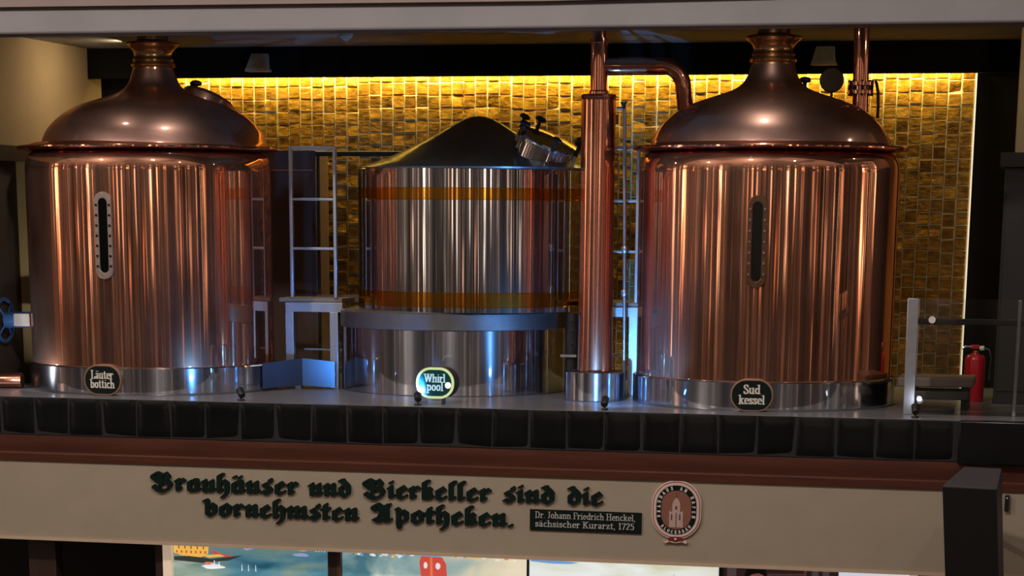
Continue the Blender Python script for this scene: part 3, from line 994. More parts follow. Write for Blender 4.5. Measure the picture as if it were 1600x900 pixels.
# ------------------------------------------------------------------ copper column
co = thing('copper_column', (.525, 18.43, ZT), 'tall slim copper column on a steel ring beside the steel tank', 'column')
T = Matrix.Translation((.525, 18.43, 0))
MB().lathe([(0, 5.525), (.125, 5.525), (.137, 5.520), (.139, 5.505), (.133, 5.495), (.133, 5.48), (.133, 4.5), (.138, 3.7), (.143, 3.43), (0, 3.43)], 64, T).build('shaft', copper_pipe, co)
MB().lathe([(0, 3.425), (.228, 3.425), (.236, 3.418), (.236, 3.41), (.236, 3.22), (.236, 3.206), (.23, 3.2), (0, 3.2)], 64, T).build('base_ring', steel, co)
MB().lathe([(0, 5.52), (.078, 5.52), (.078, 5.545), (.067, 5.555), (.066, 5.90), (.072, 5.905), (.072, 5.935), (.05, 5.94), (.05, 6.04), (0, 6.04)], 32, T).build('upper_pipe', copper_pipe, co)
# arched vapour pipe from the column to the right kettle
pts = [(.54, 18.44, 5.735), (.80, 18.48, 5.737), (1.00, 18.53, 5.738)]
r = .16
for k in range(1, 11):
    a = radians(90 * k / 10)
    pts.append((1.00 + r * sin(a), 18.53 + .03 * sin(a), 5.738 - r + r * cos(a)))
pts += [(1.170, 18.57, 5.50), (1.18, 18.58, 5.40)]
vp = MB().tube(pts, .0615, 24).build('vapour_pipe', copper_pipe, co)
vp['label'] = 'arched copper pipe running from the slim column over to the right kettle'

# valve rod right of the column
vr = thing('valve_rod', (.672, 18.80, ZT), 'thin steel valve rod with a T handle right of the slim copper column', 'valve rod')
MB().tube([(.694, 18.80, 3.2), (.690, 18.80, 3.7), (.676, 18.80, 4.6), (.660, 18.80, 5.43)], .015, 12).build('rod', steel_satin, vr)
MB().tube([(.656, 18.80, 5.41), (.654, 18.80, 5.46), (.652, 18.80, 5.487)], [.012, .014, .03], 12).build('t_handle', iron_black, vr)
MB().tube([(.598, 18.80, 5.437), (.63, 18.80, 5.437), (.672, 18.80, 5.430)], .013, 10).build('side_lever', steel_satin, vr)
for z in (4.36, 4.02):
    MB().lathe([(0, -.03), (.02, -.03), (.03, -.015), (.03, .015), (.02, .03), (0, .03)], 14, Matrix.Translation((.682 - (z - 4.2) * .01, 18.80, z))).build('coupling', steel_satin, vr)


# ------------------------------------------------------------------ platforms with ladders
def platform(x0, x1, lx0, lx1, y0, y1, lab1, lab2):
    p = thing('service_platform', ((x0 + x1) / 2, y0, ZT), lab1, 'platform', 'steel service platforms behind the kettles')
    MB().box(x0, x1, y0 + .02, y1, 3.905, 3.94).build('deck', bench_top, p, bevel=.004)
    MB().box(lx0 - .06, lx1 + .06, y0, y0 + .05, 3.825, 3.905).build('front_beam', steel_satin, p, bevel=.004)
    for xc in (lx0 - .025, lx1 - .016):
        MB().box(xc - .036, xc + .036, y0, y0 + .06, ZT, 3.83).build('leg', steel_satin, p, bevel=.004)
    MB().box(lx0 + .02, lx1 - .03, y0 + .25, y0 + .28, 3.50, 3.515).build('crossbar', steel_satin, p)
    l = thing('ladder', ((lx0 + lx1) / 2, y0, 3.94), lab2, 'ladder', 'steel ladders on the service platforms')
    for xc in (lx0, lx1):
        MB().box(xc - .014, xc + .014, y0 + .005, y0 + .045, 3.94, 5.155).build('rail', steel_satin, l, bevel=.005)
    MB().box(lx0, lx1, y0 + .012, y0 + .040, 5.128, 5.158).build('top_rung', steel_satin, l, bevel=.004)
    for z in (4.735, 4.340):
        MB().box(lx0 + .012, lx1 - .012, y0 + .012, y0 + .040, z - .011, z + .011).build('rung', steel_satin, l, bevel=.004)


platform(-2.27, -1.72, -2.150, -1.772, 18.92, 19.3, 'steel service platform between the left copper kettle and the steel tank', 'steel ladder standing between the left copper kettle and the steel tank')
platform(.30, .80, .36, .752, 18.93, 19.6, 'steel service platform between the slim column and the right kettle', 'steel ladder half hidden between the slim column and the right kettle')

# stainless skirt between left kettle and whirlpool
m = MB()
pts = [(-2.262, 18.47), (-2.02, 18.78), (-1.775, 18.895)]
tp = [3.425, 3.455, 3.425]
bt = [3.222, 3.235, 3.210]
for k in range(2):
    (xa, ya), (xb, yb) = pts[k], pts[k + 1]
    vs = [(xa, ya, bt[k]), (xb, yb, bt[k + 1]), (xb, yb, tp[k + 1]), (xa, ya, tp[k])]
    m.add(vs + [(px, py + .012, pz) for px, py, pz in vs], [(0, 1, 2, 3), (4, 7, 6, 5), (0, 4, 5, 1), (1, 5, 6, 2), (2, 6, 7, 3), (3, 7, 4, 0)])
sk = m.build('skirting_sheet', two_lobe('brushed_sheet', (88, 96, 108), .3, .5, .4), smooth=False)
tag(sk, 'folded steel sheet closing the gap between left kettle ring and steel tank', 'sheet')
MB().box(-2.09, -2.04, 18.79, 18.85, ZT, 3.25).build('foot', steel_satin, sk)

# dark pump fittings between plinth and column
pf = thing('valve_fitting', (.28, 18.95, ZT), 'dark pipe fitting in the shadow between steel tank and slim column', 'fitting')
MB().cyl((.245, 18.90, ZT), (.245, 18.90, 3.85), .048, seg=16).build('pipe_run', cab_dark, pf)
MB().box(.16, .29, 18.83, 18.86, 3.505, 3.525).build('bracket', steel_satin, pf)
for z in (3.62, 3.72, 3.80):
    MB().cyl((.25, 18.86, z), (.255, 18.835, z), .012, seg=10).build('bolt', chrome, pf)

# control cabinet and rail behind the left ladder
cb = thing('control_cabinet', (-2.58, 20.3, ZT), 'tall dark brown cabinet behind the left ladder in front of the gold tiles', 'cabinet')
MB().box(-2.86, -2.37, 20.3, 20.66, ZT, 5.165).build('body', cabinet_brown, cb, bevel=.01)
MB().box(-2.84, -2.42, 20.29, 20.30, 3.25, 4.98).build('door', cabinet_brown, cb, bevel=.004)
MB().box(-2.85, -2.40, 20.285, 20.30, 4.985, 5.0).build('trim_line', pink_line, cb)
rl = thing('guard_rail', (-2.0, 20.2, ZT), 'dark horizontal guard rail between left ladder and steel tank', 'railing')
MB().tube([(-2.34, 20.2, 5.13), (-1.10, 20.2, 5.13)], .022, 12).build('top_rail', cab_dark, rl)
MB().box(-2.34, -1.52, 20.18, 20.24, 3.87, 3.925).build('kick_plate', bench_top, rl)
for xx in (-2.32, -1.52):
    MB().cyl((xx, 20.2, ZT), (xx, 20.2, 5.13), .016, seg=10).build('post', cab_dark, rl)

# ------------------------------------------------------------------ left edge: valve wheel, copper pipe
vw = thing('gate_valve', (-4.40, 18.5, 3.738), 'blue hand wheel with a grey stub pipe on the left side of the left kettle', 'valve')
pts = [(-4.545, 18.5 + .175 * cos(2 * pi * k / 36), 3.735 + .175 * sin(2 * pi * k / 36)) for k in range(36)]
w = MB().tube(pts, .016, 10, closed=True).build('wheel_rim', blue_paint, vw)
for k in range(4):
    a = pi / 4 + k * pi / 2
    MB().tube([(-4.52, 18.5, 3.735), (-4.545, 18.5 + .175 * cos(a), 3.735 + .175 * sin(a))], .009, 8).build('spoke', blue_paint, w)
MB().cyl((-4.53, 18.5, 3.737), (-4.285, 18.5, 3.743), .066, seg=24).build('stub_pipe', blue_paint, vw)
MB().box(-4.43, -4.285, 18.425, 18.45, 3.69, 3.795).build('sleeve', grey_sleeve, vw, bevel=.005)
cp = MB().tube([(-4.80, 18.08, 3.262), (-4.40, 18.14, 3.264), (-4.25, 18.16, 3.265)], .062, 24).build('floor_pipe', copper_pipe)
tag(cp, 'low copper pipe lying on the ledge at the far left', 'pipe')
tr = MB().box(-4.55, -4.34, 18.75, 18.95, ZT, 3.36).build('plinth_block', cab_dark, bevel=.01)
tag(tr, 'dark low block on the ledge behind the low copper pipe', 'block')


# ------------------------------------------------------------------ small LED uplights on the ledge
def uplight(loc, aim, lens, label):
    t = thing('uplight', loc, label, 'spotlight', 'small black spotlights along the ledge')
    x, y, z = loc
    MB().lathe([(0, .012), (.026, .012), (.028, .006), (.028, 0), (0, 0)], 18, Matrix.Translation((x, y, z))).build('base', iron_black, t)
    MB().box(x - .005, x + .005, y - .006, y + .006, z + .01, z + .045).build('bracket', iron_black, t)
    d = (Vector(aim) - Vector((x, y, z + .06))).normalized()
    c = Vector((x, y, z + .062))
    q = Matrix.Translation(c) @ d.to_track_quat('Z', 'Y').to_matrix().to_4x4()
    h = MB().lathe([(0, -.040), (.022, -.040), (.028, -.030), (.030, .034), (.027, .038), (.026, .030), (0, .030)], 20, q).build('head', iron_black, t)
    MB().lathe([(0, .034), (.025, .034), (.025, .029), (0, .029)], 16, q).build('lens', lens, h)
    return c + d * .065, d


UP = [((-2.085, 17.45, ZT), (-2.50, 18.0, 3.75), 'B', 'small black spotlight on the ledge in front of the left kettle ring', 45, (.10, .38, 1.0)),
      ((-.655, 17.45, ZT), (-.98, 18.4, 3.75), 'B', 'small black spotlight beside the lit oval sign', 115, (.08, .36, 1.0)),
      ((.803, 17.45, ZT), (.80, 18.5, 4.0), 'B', 'small black spotlight in front of the slim copper column', 150, (.10, .40, 1.0)),
      ((3.11, 17.47, ZT), (2.95, 18.5, 4.0), 'W', 'small black spotlight at the foot of the glass rail post', .5, (.85, .9, 1.0)),
      ((-4.38, 17.70, ZT), (-3.95, 18.2, 3.75), 'W', 'small black spotlight in front of the far left end of the left kettle', 26, (.85, .9, 1.0))]
for loc, aim, kind, lab, e, colr in UP:
    p, d = uplight(loc, aim, lens_blue if kind == 'B' else lens_white, lab)
    lamp('uplight_beam', 'SPOT', p, e, colr, aim, spot_size=radians(92 if 'oval' in lab else 100 if 'left kettle ring' in lab else 125), spot_blend=.85, shadow_soft_size=.02)

# ------------------------------------------------------------------ lit oval sign
sg = thing('oval_sign', (-.59, 17.66, ZT), 'lit green oval sign with cream rim reading Whirl pool on the ledge', 'sign')
M = frame_at((-.552, 17.58, 3.362), (.0, -1, 0))
cs = MB().prism(stadium(.150, .118, .112), M, -.16, .0).build('case', sign_case, sg, bevel=.006)
MB().ringprism(stadium(.150, .118, .112), stadium(.132, .100, .096), M, .0, .012).build('lit_rim', sign_rim, sg)
fc = MB().prism(stadium(.133, .101, .097), M, .0, .006).build('face', sign_lit, sg)
tm = MB()
M2 = M @ Matrix.Translation((0, 0, .006))
nib = nib_shape(.17, .06, 0)
rom_line(tm, 'Whirl', M2, -.085, .082, .006, .062, .003, nib, .0)
rom_line(tm, 'pool', M2, -.066, .064, -.058, .066, .003, nib)
tm.build('sign_lettering', sign_text, fc, smooth=False)
MB().lathe([(0, .010), (.017, .010), (.024, .006), (.024, 0), (0, 0)], 24, M @ Matrix.Translation((.103, -.016, .004))).build('spot_glint', pm('spot_glint_white', (250, 246, 246), .4, 0, .02, 9, emit=(255, 250, 255), emit_s=.8), fc)  # reflection of a spotlight on the sign, modelled as a small glowing cap
MB().box(-.615, -.505, 17.59, 17.72, ZT, 3.255).build('foot', steel_satin, sg, bevel=.003)

# ------------------------------------------------------------------ right side: glass rail, bench, extinguisher, cabinet
gr = thing('glass_railing', (3.45, 17.75, ZT), 'glass railing with a flat steel post at the right end of the ledge', 'railing')
m = MB()
m.add([(3.002, 17.74, ZT), (3.084, 17.74, ZT), (3.080, 17.74, 4.045), (2.998, 17.74, 4.045), (3.002, 17.77, ZT), (3.084, 17.77, ZT), (3.080, 17.77, 4.045), (2.998, 17.77, 4.045)],
      [(0, 1, 2, 3), (4, 7, 6, 5), (0, 4, 5, 1), (1, 5, 6, 2), (2, 6, 7, 3), (3, 7, 4, 0)])
m.build('post', steel_satin, gr, bevel=.004)
MB().box(3.085, 4.6, 17.75, 17.762, 3.24, 4.045).build('glass_pane', clear_glass, gr)
MB().box(3.795, 3.820, 17.775, 17.80, ZT, 4.04).build('post', steel_satin, gr, bevel=.003)
MB().box(3.00, 4.6, 17.80, 17.83, 3.855, 3.900).build('handrail', pm('dull_handrail', (86, 84, 84), .5, .6, .08, 9), gr, bevel=.008)
MB().cyl((3.183, 17.735, 3.893), (3.183, 17.80, 3.885), .026, seg=24).build('fixing', chrome, gr)

bn = thing('step_bench', (3.18, 18.2, ZT), 'low dark step behind the glass rail post right of the right kettle', 'step')
MB().box(2.92, 3.485, 18.20, 18.72, 3.375, 3.44).build('tread', bench_top, bn, bevel=.006)
MB().box(2.98, 3.455, 18.14, 18.55, 3.285, 3.345).build('tread', bench_mat, bn, bevel=.006)
for xx in (3.0, 3.40):
    MB().box(xx, xx + .05, 18.22, 18.68, ZT, 3.376).build('support', cab_dark, bn)
MB().box(3.06, 3.36, 18.0, 18.10, ZT, 3.235).build('foot_plate', bench_mat, bn, bevel=.004)

fe = thing('fire_extinguisher', (3.45, 19.2, ZT), 'red fire extinguisher standing behind the step against the dark cabinet', 'fire extinguisher')
T = Matrix.Translation((3.452, 19.2, 0))
MB().lathe([(0, 3.585), (.028, 3.582), (.032, 3.572), (.062, 3.565), (.076, 3.548), (.080, 3.525), (.080, 3.215), (.074, 3.2), (0, 3.2)], 40, T).build('cylinder', red_paint, fe)
vv = MB().lathe([(0, 3.60), (.016, 3.60), (.022, 3.592), (.022, 3.580), (.0, 3.578)], 16, T).build('valve', pm('brass_valve', (190, 160, 90), .35, .9, .08, 20), fe)
MB().box(3.415, 3.482, 19.18, 19.215, 3.612, 3.645).build('lever', red_paint, vv, bevel=.006)
MB().cyl((3.487, 19.17, 3.618), (3.520, 19.165, 3.622), .020, seg=14).build('gauge', pm('gauge_white', (225, 235, 205), .4, 0, .05, 20), vv)
MB().tube([(3.52, 19.17, 3.622), (3.56, 19.16, 3.61), (3.578, 19.15, 3.55), (3.574, 19.14, 3.46), (3.572, 19.14, 3.38)], [.009, .009, .009, .010, .016], 8).build('hose', iron_black, vv)
MB().tube([(3.42, 19.19, 3.63), (3.37, 19.18, 3.632), (3.345, 19.18, 3.615)], .010, 8).build('carry_handle', chrome, vv)

ca = thing('side_cabinet', (3.9, 19.0, ZT), 'charcoal cabinet in front of the beige pier at the right edge', 'cabinet')
MB().box(3.605, 4.6, 19.26, 19.29, ZT, 5.0).build('back_panel', cab_dark, ca)
MB().box(3.61, 4.6, 19.0, 19.26, ZT, 5.0).build('body', cab_dark, ca, bevel=.006)
MB().box(3.568, 4.6, 18.98, 19.29, 5.0, 5.112).build('top', cab_dark, ca, bevel=.006)
MB().box(3.63, 4.1, 18.985, 19.0, 3.3, 4.95).build('door', cab_dark, ca, bevel=.004)

# ------------------------------------------------------------------ lamps on the soffit, ceiling sprinkler
def soffit_lamp(x, z, label):
    t = thing('wall_lamp', (x, 20.56, z), label, 'lamp', 'grey wedge lamps on the black soffit')
    m = MB()
    vs = [(x - .086, 20.56, z + .02), (x + .086, 20.56, z + .02), (x + .078, 20.56, z + .155), (x - .078, 20.56, z + .155),
          (x - .100, 20.44, z + .028), (x + .100, 20.44, z + .028), (x + .074, 20.52, z + .155), (x - .074, 20.52, z + .155)]
    m.add(vs, [(0, 3, 2, 1), (4, 5, 6, 7), (0, 1, 5, 4), (1, 2, 6, 5), (2, 3, 7, 6), (3, 0, 4, 7)])
    m.build('shade', lamp_grey, t, bevel=.004)
    m = MB()
    vs = [(x - .106, 20.56, z), (x + .106, 20.56, z), (x + .100, 20.56, z + .022), (x - .100, 20.56, z + .022),
          (x - .108, 20.43, z), (x + .108, 20.43, z), (x + .100, 20.435, z + .030), (x - .100, 20.435, z + .030)]
    m.add(vs, [(0, 3, 2, 1), (4, 5, 6, 7), (0, 1, 5, 4), (1, 2, 6, 5), (2, 3, 7, 6), (3, 0, 4, 7)])
    m.build('lip', lamp_lip, t, bevel=.003)


soffit_lamp(-2.955, 5.835, 'grey wedge lamp on the black soffit right of the left chimney')
soffit_lamp(2.03, 5.853, 'grey wedge lamp on the black soffit right of the right chimney')
sp = thing('ceiling_sprinkler', (-1.62, 18.8, 5.98), 'small beige sprinkler head under the ceiling above the left ladder', 'sprinkler')
MB().lathe([(0, 6.05), (.04, 6.05), (.055, 6.03), (.055, 6.0), (.02, 5.965), (0, 5.96)], 20, Matrix.Translation((-1.62, 18.8, 0))).build('rosette', cream_lip, sp)

# ------------------------------------------------------------------ words on the fascia
SEP = YF + .030
MF = FACE(SEP)
NIBF = nib_shape(.30, .12, 38)


def fraktur(word, x0, x1, base, xh, label):
    o = thing('lettering', ((x0 + x1) / 2, SEP, base), label, 'lettering', 'blackletter words on the cream fascia')
    sp = .02
    tot = sum(FRAK[c][0] + sp for c in word) - sp
    sx = (x1 - x0) / tot
    x = x0
    for c in word:
        m = MB()
        stroke_glyph(m, FRAK[c][1], MF, sx, xh, x + .04 * sx, base, NIBF, .022)
        m.build('letter', letter_green, o, smooth=False)
        x += (FRAK[c][0] + sp) * sx


XHT = .097
L1, L2 = 2.498, 2.312
fraktur('Brauhäuser', -2.79, -1.585, L1, XHT, 'dark green blackletter word Brauhäuser on the cream fascia')
fraktur('und', -1.505, -1.155, L1, XHT, 'dark green blackletter word und on the cream fascia')
fraktur('Bierkeller', -1.05, -.045, L1, XHT, 'dark green blackletter word Bierkeller on the cream fascia')
fraktur('sind', .045, .455, L1, XHT, 'dark green blackletter word sind on the cream fascia')
fraktur('die', .545, .825, L1, XHT, 'dark green blackletter word die on the cream fascia')
fraktur('vornehmsten', -2.365, -1.10, L2, XHT, 'dark green blackletter word vornehmsten in the lower line')
fraktur('Apotheken.', -.985, .135, L2, XHT, 'dark green blackletter word Apotheken in the lower line')

# small plate with the source of the saying
pt = thing('source_plate', (.695, SEP, 2.295), 'dark green plate with two lines of white serif lettering beside the oval crest', 'plaque')
MB().box(.262, 1.124, SEP - .014, SEP, 2.293, 2.452).build('plate', sign_green, pt, bevel=.002)
M2 = FACE(SEP - .014)
nib = nib_shape(.115, .05, 0)
a = MB()
rom_line(a, 'Dr. Johann Friedrich Henckel,', M2, .305, 1.078, 2.388, .048, .003, nib)
rom_line(a, 'sächsischer Kurarzt, 1725', M2, .305, 1.070, 2.322, .048, .003, nib)
a.build('plate_lettering', lettering_white, pt, smooth=False)

# oval crest
cr = thing('oval_crest', (1.39, SEP, 2.24), 'oval crest with a pale tower, lettered dark ring and red ribbon on the fascia', 'emblem')
cx, cz = 1.388, 2.484
hw, hh = .188, .220
steps = [(0, seal_rose, .018), (.010, seal_red, .0195), (.016, seal_rose, .021), (.036, sign_green, .0225), (.076, seal_brown, .024)]
for k, (ins, mt, dep) in enumerate(steps):
    nm = ('border', 'red_line', 'inner_border', 'ring', 'field')[k]
    if k == 0:
        MB().prism(stadium(hw, hh, .180, 12, cx, cz), MF, 0, dep).build(nm, mt, cr, bevel=.003)
    else:
        MB().prism(stadium(hw - ins, hh - ins, .180 - ins, 12, cx, cz), MF, 0, dep).build(nm, mt, cr)
# ring lettering on a rounded path
tm = MB()
ph, pw, pr = hh - .056, hw - .056, .180 - .056


def ring_point(s):
    """point at arc length s measured clockwise from the top centre of the ring path"""
    segs = [('l', pw - pr), ('a', pi / 2 * pr), ('l', 2 * (ph - pr)), ('a', pi / 2 * pr), ('l', 2 * (pw - pr)), ('a', pi / 2 * pr), ('l', 2 * (ph - pr)), ('a', pi / 2 * pr), ('l', pw - pr)]
    tot = sum(l for _, l in segs)
    s %= tot
    x, y, th = 0.0, ph, 0.0
    for kind, l in segs:
        d = min(s, l)
        if kind == 'l':
            x += cos(th) * d
            y += sin(th) * d
        else:
            a2 = th - d / pr
            x += pr * (-sin(th) + sin(a2)) * -1 if False else pr * (sin(th) * -1 + sin(a2)) * -1
            y += pr * (cos(a2) - cos(th))
            th = a2
        s -= d
        if s <= 1e-9:
            break
    return x, y, th


tot = 2 * (2 * (pw - pr) + 2 * (ph - pr)) / 2 + 2 * pi * pr
tot = 2 * (pw - pr) * 2 + 2 * (ph - pr) * 2 + 2 * pi * pr
nibc = nib_shape(.24, .12, 0)
top = 'BRAUHAUS AM HAFEN'
span = tot * .60
for k, c in enumerate(top):
    x, y, th = ring_point(-span / 2 + span * k / (len(top) - 1))
    Mg = MF @ Matrix.Translation((cx + x, cz + y, .0225)) @ Matrix.Rotation(th, 4, 'Z')
    w = ROM[c][0]
    stroke_glyph(tm, ROM[c][1], Mg, .020, .024, -w * .010, -.012, nibc, .003)
bot = 'BLOCKBRÄU'
span = tot * .235
for k, c in enumerate(bot):
    x, y, th = ring_point(tot / 2 + span / 2 - span * k / (len(bot) - 1))
    Mg = MF @ Matrix.Translation((cx + x, cz + y, .0225)) @ Matrix.Rotation(th + pi, 4, 'Z')
    w = ROM[c][0]
    stroke_glyph(tm, ROM[c][1], Mg, .020, .022, -w * .010, -.012, nibc, .003)
tm.build('ring_lettering', white_letter, cr, smooth=False)
# tower
tw = MB()
dz = .027
TW = lambda pts: [(cx + x, cz + y) for x, y in pts]
tw.prism(TW([(-.052, -.130), (.052, -.130), (.052, -.012), (.045, -.002), (.040, -.016), (.030, -.012), (.030, .042), (.024, .062), (.012, .082), (.003, .094), (-.003, .094), (-.012, .082), (-.024, .062), (-.030, .042), (-.030, -.012), (-.040, -.016), (-.045, -.002), (-.052, -.012)]), MF, .02, dz)
two = tw.build('tower', seal_tower, cr)
m = MB()
m.prism(TW([(-.0025, .09), (.0025, .09), (.001, .14), (-.001, .14)]), MF, .02, dz)
m.prism(TW([(-.003, -.128), (.003, -.128), (.003, -.02), (-.003, -.02)]), MF, .02, dz + .001)
for xx in (-.034, .028):
    m.prism(TW([(xx - .005, -.075), (xx + .005, -.075), (xx + .005, -.035), (xx, -.028), (xx - .005, -.035)]), MF, .02, dz + .001)
m.prism(TW([(-.007, .005), (.007, .005), (.007, .024), (0, .032), (-.007, .024)]), MF, .02, dz + .001)
m.build('tower_lines', seal_line, two)
# ribbon
m = MB()
m.prism([(cx - .060, cz - .215), (cx - .030, cz - .200), (cx + .030, cz - .200), (cx + .060, cz - .215), (cx + .052, cz - .232), (cx + .025, cz - .226), (cx, cz - .240), (cx - .025, cz - .226), (cx - .052, cz - .232)], MF, 0, .030)
rb = m.build('ribbon', seal_red, cr)
m = MB()
m.prism([(cx - .055, cz - .226), (cx - .080, cz - .240), (cx - .084, cz - .226), (cx - .092, cz - .236), (cx - .080, cz - .252), (cx - .046, cz - .240), (cx, cz - .249), (cx + .046, cz - .240), (cx + .080, cz - .252), (cx + .088, cz - .240), (cx + .076, cz - .226), (cx + .055, cz - .226), (cx, cz - .242)], MF, 0, .024)
m.build('ribbon_tail', seal_rose, rb)
MB().lathe([(0, .036), (.008, .034), (.010, .030), (0, .029)], 12, MF @ Matrix.Translation((cx, cz - .218, 0))).build('ribbon_star', seal_rose, rb)

# ------------------------------------------------------------------ below the fascia
struct('wall_lower', MB().box(-5.2, 5.2, 18.6, 18.7, 0, 2.9), dark_int, 'dark recess behind the posts under the fascia', 'wall')


def post(x0, x1, y0, y1, mat, label, top=2.07):
    o = MB().box(x0, x1, y0, y1, 0, top).build('post', mat, bevel=.004)
    return tag(o, label, 'post', 'posts under the cream fascia')


post(-3.945, -3.71, 17.48, 17.62, wood_dark, 'wide dark brown wooden post under the left end of the fascia')
post(-2.842, -2.773, 17.46, 17.60, wood_dark, 'narrow dark brown post left of the white lit post')
post(-2.772, -2.698, 17.44, 17.60, white_post, 'white lit post left of the first painted panel')
post(-1.392, -1.312, 17.44, 17.60, wood_dark, 'dark brown post between first and second painted panels')
post(-1.312, -1.284, 17.43, 17.60, wood, 'thin red brown strip right of the dark post between painted panels')
post(3.125, 3.182, 17.44, 17.60, white_post, 'white lit post right of the plain white panel')
post(3.185, 3.60, 17.50, 17.64, wood_dark, 'dark wooden post at the right end under the fascia')

TEAL = [(.28, (30, 84, 108)), (.45, (78, 130, 148)), (.60, (126, 150, 136)), (.74, (196, 208, 200))]
CREAMY = [(.24, (70, 118, 132)), (.42, (150, 178, 176)), (.56, (216, 212, 186)), (.72, (236, 226, 198))]
PALE = [(.34, (206, 208, 176)), (.46, (222, 228, 218)), (.6, (232, 240, 240))]
YP = 17.48


def flat(mb, pts, k, d):
    mb.cur = k
    mb.prism(pts, FACE(YP), 0, d)


def lit(name, rgb, s=.85):
    return pm(name, rgb, .4, 0, .18, 28, emit=rgb, emit_s=s)


l_gold, l_red, l_white, l_dark, l_lav, l_orange, l_blue = (lit('lit_gold', (238, 186, 84)), lit('lit_red', (206, 78, 66)), lit('lit_white', (226, 230, 234)), lit('lit_umber', (66, 70, 66), .5),
                                                       lit('lit_lavender', (150, 158, 204)), lit('lit_orange', (226, 120, 78)), lit('lit_blue', (110, 160, 214)))


def panel(name, x0, x1, mats, shapes, label):
    m = MB()
    m.cur = 0
    m.box(x0, x1, YP, YP + .05, .9, 2.066)
    for k, pts, d in shapes:
        flat(m, pts, k, d)
    o = m.build(name, mats, smooth=False, origin=((x0 + x1) / 2, YP, 2.0))
    return tag(o, label, 'picture', 'backlit panels under the fascia')


def blob(x, z, rx, rz, n=14, j=.25):
    return [(x + rx * (1 + random.uniform(-j, j)) * cos(2 * pi * k / n), z + rz * (1 + random.uniform(-j, j)) * sin(2 * pi * k / n)) for k in range(n)]


# first painting: harbour water with a gold building and small boats
sh = [(4, [(-2.69, 1.955), (-2.50, 1.965), (-2.38, 1.945), (-2.10, 1.985), (-2.22, 1.94), (-2.45, 1.91), (-2.69, 1.925)], .001),
      (1, [(-2.69, 1.985), (-2.62, 1.965), (-2.46, 1.955), (-2.40, 1.985), (-2.395, 2.06), (-2.69, 2.062)], .002),
      (2, [(-2.385, 2.02), (-2.30, 1.995), (-2.185, 1.972), (-2.24, 1.965), (-2.34, 1.975)], .002),
      (1, [(-2.44, 1.972), (-2.30, 1.985), (-2.26, 1.97), (-2.40, 1.955)], .0025)]
for k in range(7):
    xx = -2.67 + k * .04
    sh.append((2, [(xx, 1.985), (xx + .014, 1.985), (xx + .014, 2.005), (xx, 2.005)], .003))
for k in range(5):
    xx = -2.65 + k * .052
    sh.append((4, [(xx, 2.02), (xx + .008, 2.02), (xx + .008, 2.045), (xx, 2.045)], .003))
sh += [(3, blob(-2.36, 1.885, .09, .022), .002), (3, [(-2.352, 1.89), (-2.346, 1.89), (-2.346, 1.935), (-2.352, 1.935)], .003), (3, [(-2.312, 1.89), (-2.306, 1.89), (-2.306, 1.925), (-2.312, 1.925)], .003),
       (5, blob(-2.06, 2.045, .045, .018), .002), (6, blob(-2.40, 1.91, .03, .012), .0022), (5, blob(-1.80, 2.055, .06, .012), .002), (1, [(-1.74, 2.05), (-1.60, 2.035), (-1.55, 2.045), (-1.58, 2.06), (-1.74, 2.064)], .0022),
       (5, blob(-1.62, 2.005, .06, .014), .002)]
for k in range(4):
    xx = -1.50 + k * .024
    sh.append((3, blob(xx, 2.045, .007, .010, 8, .1), .003))
for xx in (-2.12, -2.065, -2.005):
    sh.append((3, [(xx, 1.86), (xx + .006, 1.86), (xx + .004, 1.91), (xx + .001, 1.91)], .003))
panel('painted_panel', -2.697, -1.393, [paint_mat('harbour_wash', TEAL, 1.6, .72, (0, 0, 1.2), (.7, 1, 3)), l_gold, l_red, l_white, l_dark, l_lav, l_orange], sh,
      'backlit painted panel of teal water with a gold building at its left')
# second painting: teal to cream with a red lantern-like buoy
sh = [(1, [(-.63, 1.78), (-.655, 1.99), (-.64, 2.035), (-.55, 2.045), (-.47, 2.03), (-.44, 1.98), (-.425, 1.78)], .002),
      (2, blob(-.605, 1.965, .016, .026, 12, .05), .003), (2, blob(-.505, 1.962, .020, .026, 12, .05), .003),
      (3, [(-.565, 1.80), (-.545, 1.80), (-.55, 2.03), (-.57, 2.03)], .0025), (4, [(-.63, 2.035), (-.485, 2.03), (-.49, 2.064), (-.63, 2.064)], .0022)]
for k in range(26):
    xx = random.uniform(-1.18, -.68)
    sh.append((random.choice((2, 2, 2, 4, 5)), blob(xx, 2.052 - random.uniform(0, .030), random.uniform(.008, .022), random.uniform(.004, .012), 8, .4), .0012 + k * .00003))
for k in range(20):
    xx = random.uniform(-.38, .19)
    sh.append((random.choice((2, 5, 5, 3)), blob(xx, 2.054 - random.uniform(0, .028), random.uniform(.01, .03), random.uniform(.004, .010), 8, .4), .0012 + k * .00003))
panel('painted_panel', -1.283, .208, [paint_mat('mist_wash', CREAMY, 1.6, .80, (1.5, 0, .8), grad=.22), l_red, l_white, l_orange, l_blue, l_gold], sh,
      'backlit painted panel of pale mist with a red lantern shape in the middle')
